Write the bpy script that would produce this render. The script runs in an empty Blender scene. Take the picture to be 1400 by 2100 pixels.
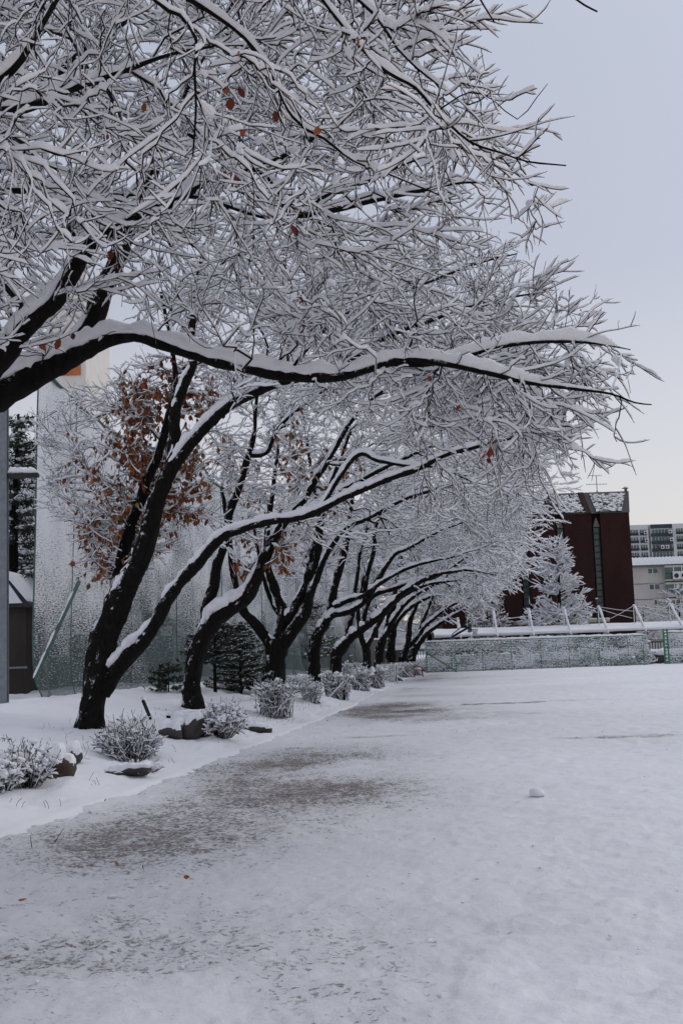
import bpy, math, random
import numpy as np
from mathutils import Vector, Matrix
from mathutils.kdtree import KDTree
R = math.radians
scene = bpy.context.scene
col = scene.collection
random.seed(7)
RNG = np.random.default_rng(7)

# ------------------------------------------------------------------ camera, sky, sun, exposure
CAM_Z, FPX, PITCH, ROLL = 1.6, 2400.0, R(6.9), R(2.0)
FWD = np.array([0, math.cos(PITCH), math.sin(PITCH)])
_R0 = np.array([1.0, 0, 0]); _U0 = np.array([0, -math.sin(PITCH), math.cos(PITCH)])
CUP = math.cos(ROLL) * _U0 + math.sin(ROLL) * _R0
CRT = math.cos(ROLL) * _R0 - math.sin(ROLL) * _U0
cd = bpy.data.cameras.new('camera'); cam = bpy.data.objects.new('camera', cd); col.objects.link(cam)
cd.sensor_fit = 'VERTICAL'; cd.sensor_height = 36; cd.lens = 36 * FPX / 2100
cd.clip_start = 0.05; cd.clip_end = 3000
m = Matrix.Identity(4)
for i in range(3):
    m[i][0] = CRT[i]; m[i][1] = CUP[i]; m[i][2] = -FWD[i]
m[2][3] = CAM_Z
cam.matrix_world = m
scene.camera = cam
scene.view_settings.view_transform = 'Standard'; scene.view_settings.look = 'None'
scene.view_settings.exposure = 0.0; scene.view_settings.gamma = 1.0
scene.cycles.max_bounces = 6; scene.cycles.diffuse_bounces = 3; scene.cycles.glossy_bounces = 2
scene.cycles.transparent_max_bounces = 12; scene.cycles.transmission_bounces = 2
scene.cycles.caustics_reflective = False; scene.cycles.caustics_refractive = False

SUN_EL, SUN_ROT = R(52), R(60)
w = bpy.data.worlds.new('World'); scene.world = w; w.use_nodes = True
nt = w.node_tree; nt.nodes.clear()
def wn(t): return nt.nodes.new(t)
sky = wn('ShaderNodeTexSky'); sky.sky_type = 'NISHITA'; sky.sun_disc = False
sky.sun_elevation = SUN_EL; sky.sun_rotation = SUN_ROT; sky.dust_density = 2; sky.ozone_density = 1
b1 = wn('ShaderNodeBackground'); b1.inputs[1].default_value = 0.05; nt.links.new(sky.outputs[0], b1.inputs[0])
tc = wn('ShaderNodeTexCoord'); sx = wn('ShaderNodeSeparateXYZ'); nt.links.new(tc.outputs['Generated'], sx.inputs[0])
rp = wn('ShaderNodeValToRGB'); nt.links.new(sx.outputs[2], rp.inputs[0])
els = rp.color_ramp.elements
SKYSTOPS = [(0.0, (.50, .44, .42)), (.14, (.475, .427, .415)), (.22, (.43, .40, .40)), (.31, (.366, .352, .371)), (.47, (.368, .372, .40)), (.7, (.43, .44, .48)), (1.0, (.48, .49, .54))]
els[0].position, els[0].color = 0, SKYSTOPS[0][1] + (1,)
els[1].position, els[1].color = 1, SKYSTOPS[-1][1] + (1,)
for p, c in SKYSTOPS[1:-1]:
    e = els.new(p); e.color = c + (1,)
b2 = wn('ShaderNodeBackground'); b2.inputs[1].default_value = 1.0; nt.links.new(rp.outputs[0], b2.inputs[0])
ad = wn('ShaderNodeAddShader'); nt.links.new(b1.outputs[0], ad.inputs[0]); nt.links.new(b2.outputs[0], ad.inputs[1])
wo = wn('ShaderNodeOutputWorld'); nt.links.new(ad.outputs[0], wo.inputs[0])

sl = bpy.data.lights.new('sun', 'SUN'); sl.energy = 0.5; sl.angle = R(40); sl.color = (1, .97, .93)
so = bpy.data.objects.new('sun', sl); col.objects.link(so)
sd = Vector((math.sin(SUN_ROT) * math.cos(SUN_EL), math.cos(SUN_ROT) * math.cos(SUN_EL), math.sin(SUN_EL)))
so.rotation_euler = sd.to_track_quat('Z', 'Y').to_euler()

# ------------------------------------------------------------------ picture geometry helpers
def ray(px, py):
    d = FWD * FPX + CRT * (px - 700) - CUP * (py - 1050)
    return d / d[1]
def P(px, py, d):                       # the point of the line of sight that lies d metres in front
    v = ray(px, py) * d; v[2] += CAM_Z; return v
def G(px, py, z=0.0):                   # where it meets the level z
    v = ray(px, py); return v * ((z - CAM_Z) / v[2]) + np.array([0, 0, CAM_Z])
def proj(p):
    q = np.asarray(p, float) - np.array([0, 0, CAM_Z])
    zc = np.maximum(q @ FWD, 1e-3)
    return 700 + FPX * (q @ CRT) / zc, 1050 - FPX * (q @ CUP) / zc

def _h(ix, iy, iz, s):
    n = (ix * 374761393 + iy * 668265263 + iz * 2147483647 + s * 1274126177) & 0xffffffff
    n = ((n ^ (n >> 13)) * 1274126177) & 0xffffffff
    n = n ^ (n >> 16)
    return (n & 0xffff) / 65535.0
def vnoise(x, y, z=0.0, s=0):           # value noise 0..1
    x, y, z = np.broadcast_arrays(np.asarray(x, float), np.asarray(y, float), np.asarray(z, float))
    ix, iy, iz = np.floor(x).astype(np.int64), np.floor(y).astype(np.int64), np.floor(z).astype(np.int64)
    fx, fy, fz = x - ix, y - iy, z - iz
    fx, fy, fz = [f * f * (3 - 2 * f) for f in (fx, fy, fz)]
    o = 0
    for a in (0, 1):
        for b in (0, 1):
            for c in (0, 1):
                o = o + _h(ix + a, iy + b, iz + c, s) * (fx if a else 1 - fx) * (fy if b else 1 - fy) * (fz if c else 1 - fz)
    return o
def sstep(a, b, x):
    t = np.clip((x - a) / (b - a), 0, 1); return t * t * (3 - 2 * t)

# ------------------------------------------------------------------ object helpers
def tag(o, label=None, cat=None, group=None, kind=None):
    if label: o['label'] = label
    if cat: o['category'] = cat
    if group: o['group'] = group
    if kind: o['kind'] = kind
    return o
def empty(name, loc, label, cat, group=None):
    o = bpy.data.objects.new(name, None); col.objects.link(o); o.location = loc; o.empty_display_size = .2
    return tag(o, label, cat, group)
def link_mesh(name, me, mat, parent=None):
    o = bpy.data.objects.new(name, me); col.objects.link(o)
    if mat and not me.materials: me.materials.append(mat)
    if parent is not None:
        o.parent = parent
        loc = Vector((0, 0, 0)); q = parent
        while q is not None: loc += q.location; q = q.parent
        o.location = -loc if me.get('world') else Vector((0, 0, 0))
    return o
def np_mesh(name, v, f, mat=None, parent=None, smooth=True, local=False):
    """v (n,3); f (m,4) or (m,3) or a list of such arrays; world coordinates unless local"""
    fs = f if isinstance(f, list) else [f]
    me = bpy.data.meshes.new(name)
    v = np.ascontiguousarray(v, np.float32)
    me.vertices.add(len(v)); me.vertices.foreach_set('co', v.ravel())
    loops = np.concatenate([a.ravel() for a in fs]).astype(np.int32)
    sizes = np.concatenate([np.full(len(a), a.shape[1], np.int32) for a in fs])
    me.loops.add(len(loops)); me.loops.foreach_set('vertex_index', loops)
    me.polygons.add(len(sizes))
    st = np.zeros(len(sizes), np.int32); st[1:] = np.cumsum(sizes)[:-1]
    me.polygons.foreach_set('loop_start', st); me.polygons.foreach_set('loop_total', sizes)
    if smooth: me.polygons.foreach_set('use_smooth', np.ones(len(sizes), bool))
    me.update(calc_edges=True)
    if not local: me['world'] = 1
    return link_mesh(name, me, mat, parent)

class MB:
    """collects boxes, bars, tubes and lathes; build() links them as ONE mesh object (world coordinates)"""
    def __init__(s): s.v, s.f = [], []
    def add(s, vs, fs):
        b = len(s.v); s.v += [tuple(map(float, q)) for q in vs]; s.f += [tuple(i + b for i in q) for q in fs]; return s
    def box(s, x0, x1, y0, y1, z0, z1):
        return s.add([(x0, y0, z0), (x1, y0, z0), (x1, y1, z0), (x0, y1, z0), (x0, y0, z1), (x1, y0, z1), (x1, y1, z1), (x0, y1, z1)],
                     [(3, 2, 1, 0), (4, 5, 6, 7), (0, 1, 5, 4), (1, 2, 6, 5), (2, 3, 7, 6), (3, 0, 4, 7)])
    def tube(s, pts, r, n=8, sq=False):
        pts = [np.array(p, float) for p in pts]; rr = r if hasattr(r, '__len__') else [r] * len(pts)
        u = None; vs = []
        for i, p in enumerate(pts):
            t = pts[min(i + 1, len(pts) - 1)] - pts[max(i - 1, 0)]; t /= np.linalg.norm(t) + 1e-9
            if u is None:
                u = np.cross(t, (0, 0, 1.0)); u = np.cross(t, (0, 1.0, 0)) if np.linalg.norm(u) < .1 else u
            u = u - t * (u @ t); u /= np.linalg.norm(u); w_ = np.cross(t, u)
            for k in range(n):
                a = 2 * math.pi * (k + (.5 if sq else 0)) / n; vs.append(p + rr[i] * (math.cos(a) * u + math.sin(a) * w_))
        fs = [(i * n + k, i * n + (k + 1) % n, (i + 1) * n + (k + 1) % n, (i + 1) * n + k) for i in range(len(pts) - 1) for k in range(n)]
        fs += [tuple(range(n - 1, -1, -1)), tuple((len(pts) - 1) * n + k for k in range(n))]
        return s.add(vs, fs)
    def prism(s, poly, axis, a, b):      # polygon in the other two axes, swept along axis from a to b
        n = len(poly)
        def pt(q, c): return (c, q[0], q[1]) if axis == 'x' else (q[0], c, q[1]) if axis == 'y' else (q[0], q[1], c)
        return s.add([pt(q, a) for q in poly] + [pt(q, b) for q in poly],
                     [tuple(range(n - 1, -1, -1)), tuple(range(n, 2 * n))] + [(i, (i + 1) % n, n + (i + 1) % n, n + i) for i in range(n)])
    def build(s, name, mat, parent=None, smooth=False, bevel=0, local=False):
        me = bpy.data.meshes.new(name); me.from_pydata(s.v, [], s.f)
        import bmesh
        bm = bmesh.new(); bm.from_mesh(me); bmesh.ops.recalc_face_normals(bm, faces=bm.faces)
        if bevel: bmesh.ops.bevel(bm, geom=[e for e in bm.edges if e.is_manifold and e.calc_face_angle(0) > .6], offset=bevel, segments=2, affect='EDGES')
        bm.to_mesh(me); bm.free()
        if smooth: me.polygons.foreach_set('use_smooth', [True] * len(me.polygons))
        if not local: me['world'] = 1
        return link_mesh(name, me, mat, parent)
def copy_tree(o, parent=None):
    c = o.copy(); col.objects.link(c); c.parent = parent
    for ch in list(o.children): copy_tree(ch, c)
    return c

# ------------------------------------------------------------------ materials
def mat_new(name, rough=.7, spec=.3):
    m = bpy.data.materials.new(name); m.use_nodes = True
    n = m.node_tree.nodes; b = n['Principled BSDF']; b.inputs['Roughness'].default_value = rough
    b.inputs['Specular IOR Level'].default_value = spec
    return m, n, m.node_tree.links, b
def nnode(n, t, **k):
    o = n.new(t)
    for a, v in k.items():
        if a in ('op', 'operation'): o.operation = v
        else: o.inputs[a.replace('_', ' ')].default_value = v
    return o
def coord(n, l, scale=(1, 1, 1), kind='Object'):
    t = n.new('ShaderNodeTexCoord'); mp = n.new('ShaderNodeMapping'); mp.inputs['Scale'].default_value = scale
    l.new(t.outputs[kind], mp.inputs[0]); return mp.outputs[0]
def ramp(n, l, src, stops):
    r = n.new('ShaderNodeValToRGB'); l.new(src, r.inputs[0]); e = r.color_ramp.elements
    e[0].position, e[0].color = stops[0][0], tuple(stops[0][1]) + (1,); e[1].position, e[1].color = stops[-1][0], tuple(stops[-1][1]) + (1,)
    for p, c in stops[1:-1]:
        x = e.new(p); x.color = tuple(c) + (1,)
    return r.outputs[0]
def noisy(name, stops, scale=5, rough=.7, bump=.0, bscale=None, aniso=(1, 1, 1), spec=.3, detail=5):
    m, n, l, b = mat_new(name, rough, spec); c = coord(n, l, aniso)
    t = nnode(n, 'ShaderNodeTexNoise', Scale=scale, Detail=detail, Roughness=.6); l.new(c, t.inputs['Vector'])
    l.new(ramp(n, l, t.outputs[0], stops), b.inputs['Base Color'])
    if bump:
        t2 = nnode(n, 'ShaderNodeTexNoise', Scale=bscale or scale * 4, Detail=4); l.new(c, t2.inputs['Vector'])
        bp = nnode(n, 'ShaderNodeBump', Strength=bump, Distance=.02); l.new(t2.outputs[0], bp.inputs['Height']); l.new(bp.outputs[0], b.inputs['Normal'])
    return m
SNOWC = (.79, .80, .835)
def g(v, k=1): return tuple(x * k for x in v)
M = {}
M['snow'] = noisy('snow', [(.3, g(SNOWC, .96)), (.7, SNOWC)], 6, .65, .35, 45)
M['tree_snow'] = noisy('tree_snow', [(.3, g(SNOWC, 1.04)), (.7, g(SNOWC, 1.11))], 14, .75, .6, 55)
def bark_mat():
    m, n, l, b = mat_new('wet_bark', .8, .12); c = coord(n, l, (1, 1, .4))
    t = nnode(n, 'ShaderNodeTexNoise', Scale=16, Detail=7, Roughness=.65); l.new(c, t.inputs['Vector'])
    br = ramp(n, l, t.outputs[0], [(.35, (.004, .0035, .003)), (.6, (.011, .009, .008)), (.8, (.026, .021, .018))])
    f = nnode(n, 'ShaderNodeTexNoise', Scale=5.5, Detail=9, Roughness=.78); l.new(coord(n, l, (1, 1, .8)), f.inputs['Vector'])
    gm = n.new('ShaderNodeNewGeometry'); dt = n.new('ShaderNodeVectorMath'); dt.operation = 'DOT_PRODUCT'; l.new(gm.outputs['True Normal'], dt.inputs[0]); dt.inputs[1].default_value = (-.62, -.15, .75)
    w_ = nnode(n, 'ShaderNodeMath', op='MULTIPLY_ADD'); l.new(dt.outputs['Value'], w_.inputs[0]); w_.inputs[1].default_value = .21; w_.inputs[2].default_value = -.10
    a = nnode(n, 'ShaderNodeMath', op='ADD'); l.new(f.outputs[0], a.inputs[0]); l.new(w_.outputs[0], a.inputs[1])
    mr = n.new('ShaderNodeMapRange'); mr.interpolation_type = 'SMOOTHSTEP'; l.new(a.outputs[0], mr.inputs[0]); mr.inputs[1].default_value = .575; mr.inputs[2].default_value = .635
    mx = n.new('ShaderNodeMixRGB'); l.new(mr.outputs[0], mx.inputs[0]); l.new(br, mx.inputs[1]); mx.inputs[2].default_value = (*SNOWC, 1); l.new(mx.outputs[0], b.inputs['Base Color'])
    t2 = nnode(n, 'ShaderNodeTexNoise', Scale=34, Detail=6, Roughness=.7); l.new(c, t2.inputs['Vector'])
    bp = nnode(n, 'ShaderNodeBump', Strength=1.0, Distance=.03); l.new(t2.outputs[0], bp.inputs['Height'])
    bq = nnode(n, 'ShaderNodeBump', Strength=.7, Distance=.02); l.new(mr.outputs[0], bq.inputs['Height']); l.new(bp.outputs[0], bq.inputs['Normal']); l.new(bq.outputs[0], b.inputs['Normal']); return m
M['bark'] = bark_mat()
M['twig'] = noisy('twig_bark', [(.35, (.009, .007, .006)), (.75, (.024, .016, .013))], 20, .8, spec=.15)
M['steel'] = noisy('galvanised_steel', [(.3, (.16, .18, .20)), (.7, (.24, .26, .29))], 8, .5, .1)
M['dark'] = noisy('dark_metal', [(.3, (.015, .015, .018)), (.7, (.04, .04, .045))], 8, .6)
M['white_paint'] = noisy('white_paint', [(.3, (.62, .63, .64)), (.7, (.74, .75, .76))], 8, .5)
M['green_paint'] = noisy('green_paint', [(.3, (.02, .15, .06)), (.7, (.04, .22, .09))], 8, .5)
M['red_plastic'] = noisy('red_plastic', [(.3, (.25, .03, .025)), (.7, (.32, .05, .04))], 8, .4)
M['stone'] = noisy('stone', [(.3, (.03, .028, .026)), (.7, (.085, .078, .07))], 4, .8, .6, 16)
M['brown_stone'] = noisy('brown_stone', [(.3, (.035, .024, .016)), (.7, (.085, .06, .04))], 4, .8, .6, 16)
M['conifer'] = noisy('dark_needles', [(.3, (.018, .028, .020)), (.7, (.045, .06, .042))], 6, .8)

def leaf_mat(name, stops):
    m, n, l, b = mat_new(name, .55)
    gm = n.new('ShaderNodeNewGeometry')
    l.new(ramp(n, l, gm.outputs['Random Per Island'], stops), b.inputs['Base Color'])
    return m
M['leaf'] = leaf_mat('autumn_leaf', [(0, (.10, .024, .012)), (.3, (.22, .052, .017)), (.6, (.31, .10, .025)), (.8, (.20, .11, .035)), (1, (.09, .07, .035))])
M['red_leaf'] = leaf_mat('red_autumn_leaf', [(0, (.12, .02, .012)), (.5, (.24, .05, .018)), (1, (.30, .10, .03))])
M['shrub_leaf'] = leaf_mat('shrub_leaf', [(0, (.03, .04, .02)), (.5, (.07, .065, .03)), (.8, (.09, .05, .03)), (1, (.12, .06, .035))])
M['tan_leaf'] = leaf_mat('tan_leaf', [(0, (.16, .11, .07)), (1, (.28, .2, .13))])

# ------------------------------------------------------------------ ground: snowy field and the raised planting bed
_ep = [G(px, py) for px, py in ((0, 1720), (110, 1680), (220, 1640), (330, 1600), (440, 1560), (540, 1520), (620, 1490), (720, 1448), (780, 1416), (835, 1391))]
_ey = np.array([0.0, 5.0] + [p[1] for p in _ep] + [84, 130]); _ex = np.array([-4.35, -3.75] + [p[0] for p in _ep] + [5.2, 10.5])
def edge_x(y): return np.interp(y, _ey, _ex)
def bed_z(x, y):
    x, y = np.asarray(x, float), np.asarray(y, float)
    s = edge_x(y) + .04 * np.sin(y * .9) - x + .05 * (vnoise(x * 2.2, y * 2.2, 0, 3) - .5)
    z = .10 * sstep(-.04, .75, s) + .26 * sstep(.3, 2.2, s) + .36 * sstep(2.2, 6.5, s)
    k = sstep(0, .5, s)
    z = z + k * (.16 * (vnoise(x * .9, y * .9, 0, 5) - .5) + .08 * (vnoise(x * 3.3, y * 3.3, 0, 6) - .5) + .035 * (vnoise(x * 11, y * 11, 0, 8) - .5))
    return z + .022 - .05 * (1 - sstep(-.10, .05, s))
def on_bed(px, py):
    z = .3
    for _ in range(12):
        p = G(px, py, z); z = .5 * z + .5 * float(bed_z(p[0], p[1]))
    return np.array([p[0], p[1], z])
def at_bed(px, d):                     # the bed under picture column px at distance d
    p = P(px, 1340, d); return np.array([p[0], d, float(bed_z(p[0], d))])

def field_mesh():
    rows, cols = 820, 640
    d = np.concatenate([3.0 * (120 / 3.0) ** (np.arange(rows - 12) / (rows - 13)), 120 * (2200 / 120) ** (np.arange(1, 13) / 12)])
    u = np.linspace(-1, 1, cols)
    D, U = np.meshgrid(d, u, indexing='ij'); X = U * (.48 * D + 3)
    e = X - edge_x(D)
    wob = vnoise(X * .35, D * .35, 0, 11); wob2 = vnoise(X * 1.3, D * .9, 0, 12)
    b = .295 * np.exp(-np.maximum(e, 0) / 5.0) * (.35 + 1.2 * wob) * (.5 + .5 * sstep(.1, 1.2, e))
    def patch(px, py, rx, ry, a):
        c = G(px, py); return a * np.exp(-((X - c[0]) / rx) ** 2 - ((D - c[1]) / ry) ** 2)
    b = b + patch(590, 1565, 2.3, 2.3, .24) * (.45 + .8 * wob2) + patch(800, 1452, 2.0, 3.0, .36) * (.5 + wob2)
    b = b + patch(180, 1830, 1.3, 1.6, .09) + patch(200, 1990, 1.2, .9, .05) + patch(60, 1900, .9, 1.1, .06) + patch(890, 1392, 3.2, 2.6, .38) * (.4 + wob2) + patch(640, 1620, 1.8, 1.5, .22)
    b = b + patch(330, 1760, 1.2, 1.2, .15) + patch(900, 1470, 3, 5, .2) * wob2
    for (x0, y0, x1, y1, wd, a) in ((720, 1455, 1260, 1432, .45, .62), (700, 1482, 1160, 1458, .4, .45), (1130, 1515, 1500, 1503, .4, .5), (690, 1513, 960, 1500, .35, .5), (900, 1400, 1050, 1394, .6, .25)):
        A, B = G(x0, y0), G(x1, y1); t = np.clip((X - A[0]) / (B[0] - A[0]), 0, 1); yl = A[1] + t * (B[1] - A[1]) + .5 * (vnoise(X * .5, 0, 0, 17) - .5)
        inside = sstep(A[0] - 1, A[0] + 1, X) * (1 - sstep(B[0] - 2, B[0] + 1, X))
        b = np.maximum(b, a * inside * np.exp(-((D - yl) / wd) ** 2) * (.5 + .7 * wob2))
    b = b + .10 * (wob - .35) + .12 * sstep(.42, .8, vnoise(X * .55, D * .55, 0, 33)) * (1 - sstep(1, 7, e)) * (1 - sstep(9, 16, D)) + .05 * (vnoise(X * 5, D * 5, 0, 19) - .5)
    b = b + .17 * sstep(.48, .8, vnoise(X * .9, D * .9, 0, 35)) * (1 - sstep(6.0, 9.5, D)) * (1 - sstep(2.5, 4.0, X))
    b = np.clip(b, 0, .75) * (1 - sstep(90, 105, D))
    near = np.clip(1 - D / 60, 0, 1)
    Z = (.034 * (vnoise(X * 1.7, D * 1.7, 0, 21) - .5) + .046 * (vnoise(X * 5.5, D * 5.5, 0, 22) - .5) * (vnoise(X * .8, D * .8, 0, 23) + .3)
         + near * .024 * (vnoise(X * 16, D * 16, 0, 24) - .5) + near * .011 * (vnoise(X * 41, D * 41, 0, 25) - .5) - .035 * b)
    foot = vnoise(X * 2.6, D * 2.6, 0, 27); Z = Z - .018 * sstep(.74, .84, foot) * near
    Z = Z * (1 - sstep(110, 125, D)) - .02 * sstep(110, 125, D)
    v = np.stack([X, D, Z], -1).reshape(-1, 3)
    i = np.arange((rows - 1) * (cols)).reshape(rows - 1, cols)[:, :-1].ravel()
    o = np_mesh('ground', v, np.stack([i, i + 1, i + cols + 1, i + cols], 1), None)
    a = o.data.attributes.new('bare', 'FLOAT', 'POINT'); a.data.foreach_set('value', b.ravel().astype(np.float32))
    return o
def field_mat():
    m, n, l, bs = mat_new('trodden_snow', .7, .25); c = coord(n, l)
    at = n.new('ShaderNodeAttribute'); at.attribute_name = 'bare'
    na = nnode(n, 'ShaderNodeTexNoise', Scale=24, Detail=7, Roughness=.74); l.new(coord(n, l, (.9, 1.1, 1)), na.inputs['Vector'])
    nb = nnode(n, 'ShaderNodeTexNoise', Scale=3.2, Detail=5, Roughness=.7); l.new(c, nb.inputs['Vector'])
    n1 = n.new('ShaderNodeMixRGB'); n1.inputs[0].default_value = .25; l.new(na.outputs[0], n1.inputs[1]); l.new(nb.outputs[0], n1.inputs[2])
    ng = nnode(n, 'ShaderNodeMath', op='MULTIPLY_ADD'); l.new(at.outputs['Fac'], ng.inputs[0]); ng.inputs[1].default_value = -.50; ng.inputs[2].default_value = .722
    sub = nnode(n, 'ShaderNodeMath', op='SUBTRACT'); l.new(n1.outputs[0], sub.inputs[0]); l.new(ng.outputs[0], sub.inputs[1])
    mr = n.new('ShaderNodeMapRange'); mr.interpolation_type = 'SMOOTHSTEP'; l.new(sub.outputs[0], mr.inputs[0])
    mr.inputs[1].default_value = -.035; mr.inputs[2].default_value = .065; mr.inputs[3].default_value = 0; mr.inputs[4].default_value = .82
    soil = nnode(n, 'ShaderNodeTexNoise', Scale=3, Detail=5); l.new(c, soil.inputs['Vector'])
    sc = ramp(n, l, soil.outputs[0], [(.35, (.06, .046, .037)), (.65, (.135, .09, .062))])
    thin = nnode(n, 'ShaderNodeMath', op='MULTIPLY'); l.new(at.outputs['Fac'], thin.inputs[0]); thin.inputs[1].default_value = 1.05; thin.use_clamp = True
    mx0 = n.new('ShaderNodeMixRGB'); l.new(thin.outputs[0], mx0.inputs[0]); mx0.inputs[1].default_value = (*SNOWC, 1); mx0.inputs[2].default_value = (.34, .33, .335, 1)
    mx = n.new('ShaderNodeMixRGB'); l.new(mr.outputs[0], mx.inputs[0]); l.new(mx0.outputs[0], mx.inputs[1]); l.new(sc, mx.inputs[2])
    l.new(mx.outputs[0], bs.inputs['Base Color'])
    n2 = nnode(n, 'ShaderNodeTexNoise', Scale=26, Detail=6, Roughness=.65); l.new(c, n2.inputs['Vector'])
    bp = nnode(n, 'ShaderNodeBump', Strength=.55, Distance=.03); l.new(n2.outputs[0], bp.inputs['Height'])
    b2_ = nnode(n, 'ShaderNodeBump', Strength=.6, Distance=.02); b2_.invert = True; l.new(mr.outputs[0], b2_.inputs['Height']); l.new(bp.outputs[0], b2_.inputs['Normal'])
    l.new(b2_.outputs[0], bs.inputs['Normal'])
    return m
fo = field_mesh(); fo.data.materials.append(field_mat()); tag(fo, kind='structure')
def bed_mesh():
    rows, cols = 620, 200
    d = 2.0 * (125 / 2.0) ** (np.arange(rows) / (rows - 1)); t = np.linspace(0, 1, cols)
    s = -.12 + 3.2 * t + 55 * t ** 4
    D, S = np.meshgrid(d, s, indexing='ij'); X = edge_x(D) - S
    v = np.stack([X, D, bed_z(X, D)], -1).reshape(-1, 3)
    i = np.arange((rows - 1) * cols).reshape(rows - 1, cols)[:, :-1].ravel()
    return np_mesh('planting_bed_terrain', v, np.stack([i, i + cols, i + cols + 1, i + 1], 1), M['snow'])
tag(bed_mesh(), kind='structure')

# ------------------------------------------------------------------ trees
def tubes(pts, rad, K, seed=0, rough=0.0):
    """pts (N,L,3), rad (N,L) -> verts, quads; parallel-transported frames"""
    N, L, _ = pts.shape
    t = np.empty_like(pts); t[:, 1:-1] = pts[:, 2:] - pts[:, :-2]; t[:, 0] = pts[:, 1] - pts[:, 0]; t[:, -1] = pts[:, -1] - pts[:, -2]
    t /= np.linalg.norm(t, axis=2, keepdims=True) + 1e-9
    ref = np.where(np.abs(t[:, 0, 2:3]) > .9, np.array([[1.0, 0, 0]]), np.array([[0, 0, 1.0]]))
    u = np.cross(t[:, 0], ref); u /= np.linalg.norm(u, axis=1, keepdims=True) + 1e-9
    V = np.empty((N, L, K, 3)); a = 2 * np.pi * np.arange(K) / K
    ca, sa = np.cos(a)[None, :, None], np.sin(a)[None, :, None]
    for j in range(L):
        u = u - t[:, j] * (u * t[:, j]).sum(1, keepdims=True); u /= np.linalg.norm(u, axis=1, keepdims=True) + 1e-9
        w_ = np.cross(t[:, j], u)
        V[:, j] = pts[:, j, None] + rad[:, j, None, None] * (ca * u[:, None] + sa * w_[:, None])
    if rough:
        nz = vnoise(V[..., 0] * 5, V[..., 1] * 5, V[..., 2] * 2.2, seed) + .6 * vnoise(V[..., 0] * 16, V[..., 1] * 16, V[..., 2] * 6, seed + 1) - .8
        V += (V - pts[:, :, None]) * (rough * nz)[..., None]
    return V.reshape(-1, 3), tube_faces(N, L, K)
def tube_faces(N, L, K):
    base = (np.arange(N)[:, None, None] * L + np.arange(L - 1)[None, :, None]) * K; k = np.arange(K)[None, None]; k1 = (k + 1) % K
    return np.stack([base + k, base + k1, base + K + k1, base + K + k], -1).reshape(-1, 4)
def snow_tubes(pts, rad, K, h0, wmin, seed, hk=.9, clump=1.0, drop=.18, noise_f=None):
    """a ridge of snow lying along the upper side of each branch"""
    N, L, _ = pts.shape
    t = np.empty_like(pts); t[:, 1:-1] = pts[:, 2:] - pts[:, :-2]; t[:, 0] = pts[:, 1] - pts[:, 0]; t[:, -1] = pts[:, -1] - pts[:, -2]
    t /= np.linalg.norm(t, axis=2, keepdims=True) + 1e-9
    hz = np.sqrt(np.clip(1 - t[..., 2] ** 2, 0, 1))
    u = np.array([0, 0, 1.0]) - t * t[..., 2:3]; u /= np.linalg.norm(u, axis=2, keepdims=True) + 1e-6
    s = np.cross(t, u)
    f = noise_f or 13.0
    nz = vnoise(pts[..., 0] * f, pts[..., 1] * f, pts[..., 2] * f, seed)
    nz2 = vnoise(pts[..., 0] * f * .23, pts[..., 1] * f * .23, pts[..., 2] * f * .23, seed + 3)
    nz3 = vnoise(pts[..., 0] * f * 2.7, pts[..., 1] * f * 2.7, pts[..., 2] * f * 2.7, seed + 9)
    amt = sstep(drop - .10, drop + .18, nz * .45 + nz2 * .55 + .12 * (hz - .6)) * (.5 + clump * (.75 * nz + .45 * nz3))
    tt_ = np.linspace(0, 1, L)[None]; end = np.sqrt(np.clip(np.minimum(tt_ / .05 + .2, (1 - tt_) / .07), 0, 1))
    if K >= 10: end = end * np.clip(rad / .011, .25, 1) * sstep(0, .10, .97 - tt_)
    if K < 8: amt = amt * np.clip(.62 + .75 * (_h((pts[:, 0, 0] * 977).astype(np.int64), (pts[:, 0, 1] * 991).astype(np.int64), (pts[:, 0, 2] * 983).astype(np.int64), seed) - .25) * 1.35, .0, 1.45)[:, None]
    amt = amt * end * sstep(.22, .75, hz)
    h = (h0 + hk * rad) * amt * (.35 + .65 * hz)
    w_ = np.maximum(wmin, rad * 1.02) * np.sqrt(np.clip(amt, 0, 1.3)) * (.8 + .4 * nz2)
    a = 2 * np.pi * np.arange(K) / K + np.pi / K
    ca, sa = np.cos(a)[None, None, :, None], np.sin(a)[None, None, :, None]
    ctr = pts + u * (rad * .62 + h * .5)[..., None] * (amt > .01)[..., None]
    hh = h * .5 + rad * .30
    V = ctr[:, :, None] + s[:, :, None] * ca * w_[..., None, None] + u[:, :, None] * sa * (hh * (amt > .01))[..., None, None]
    if K >= 8:
        n3 = vnoise(V[..., 0] * 14, V[..., 1] * 14, V[..., 2] * 14, seed + 7) - .5
        V += (V - ctr[:, :, None]) * (.6 * n3 + .5 * (vnoise(V[..., 0] * 34, V[..., 1] * 34, V[..., 2] * 34, seed + 8) - .5))[..., None]
    return V.reshape(-1, 3), tube_faces(N, L, K)
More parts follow.
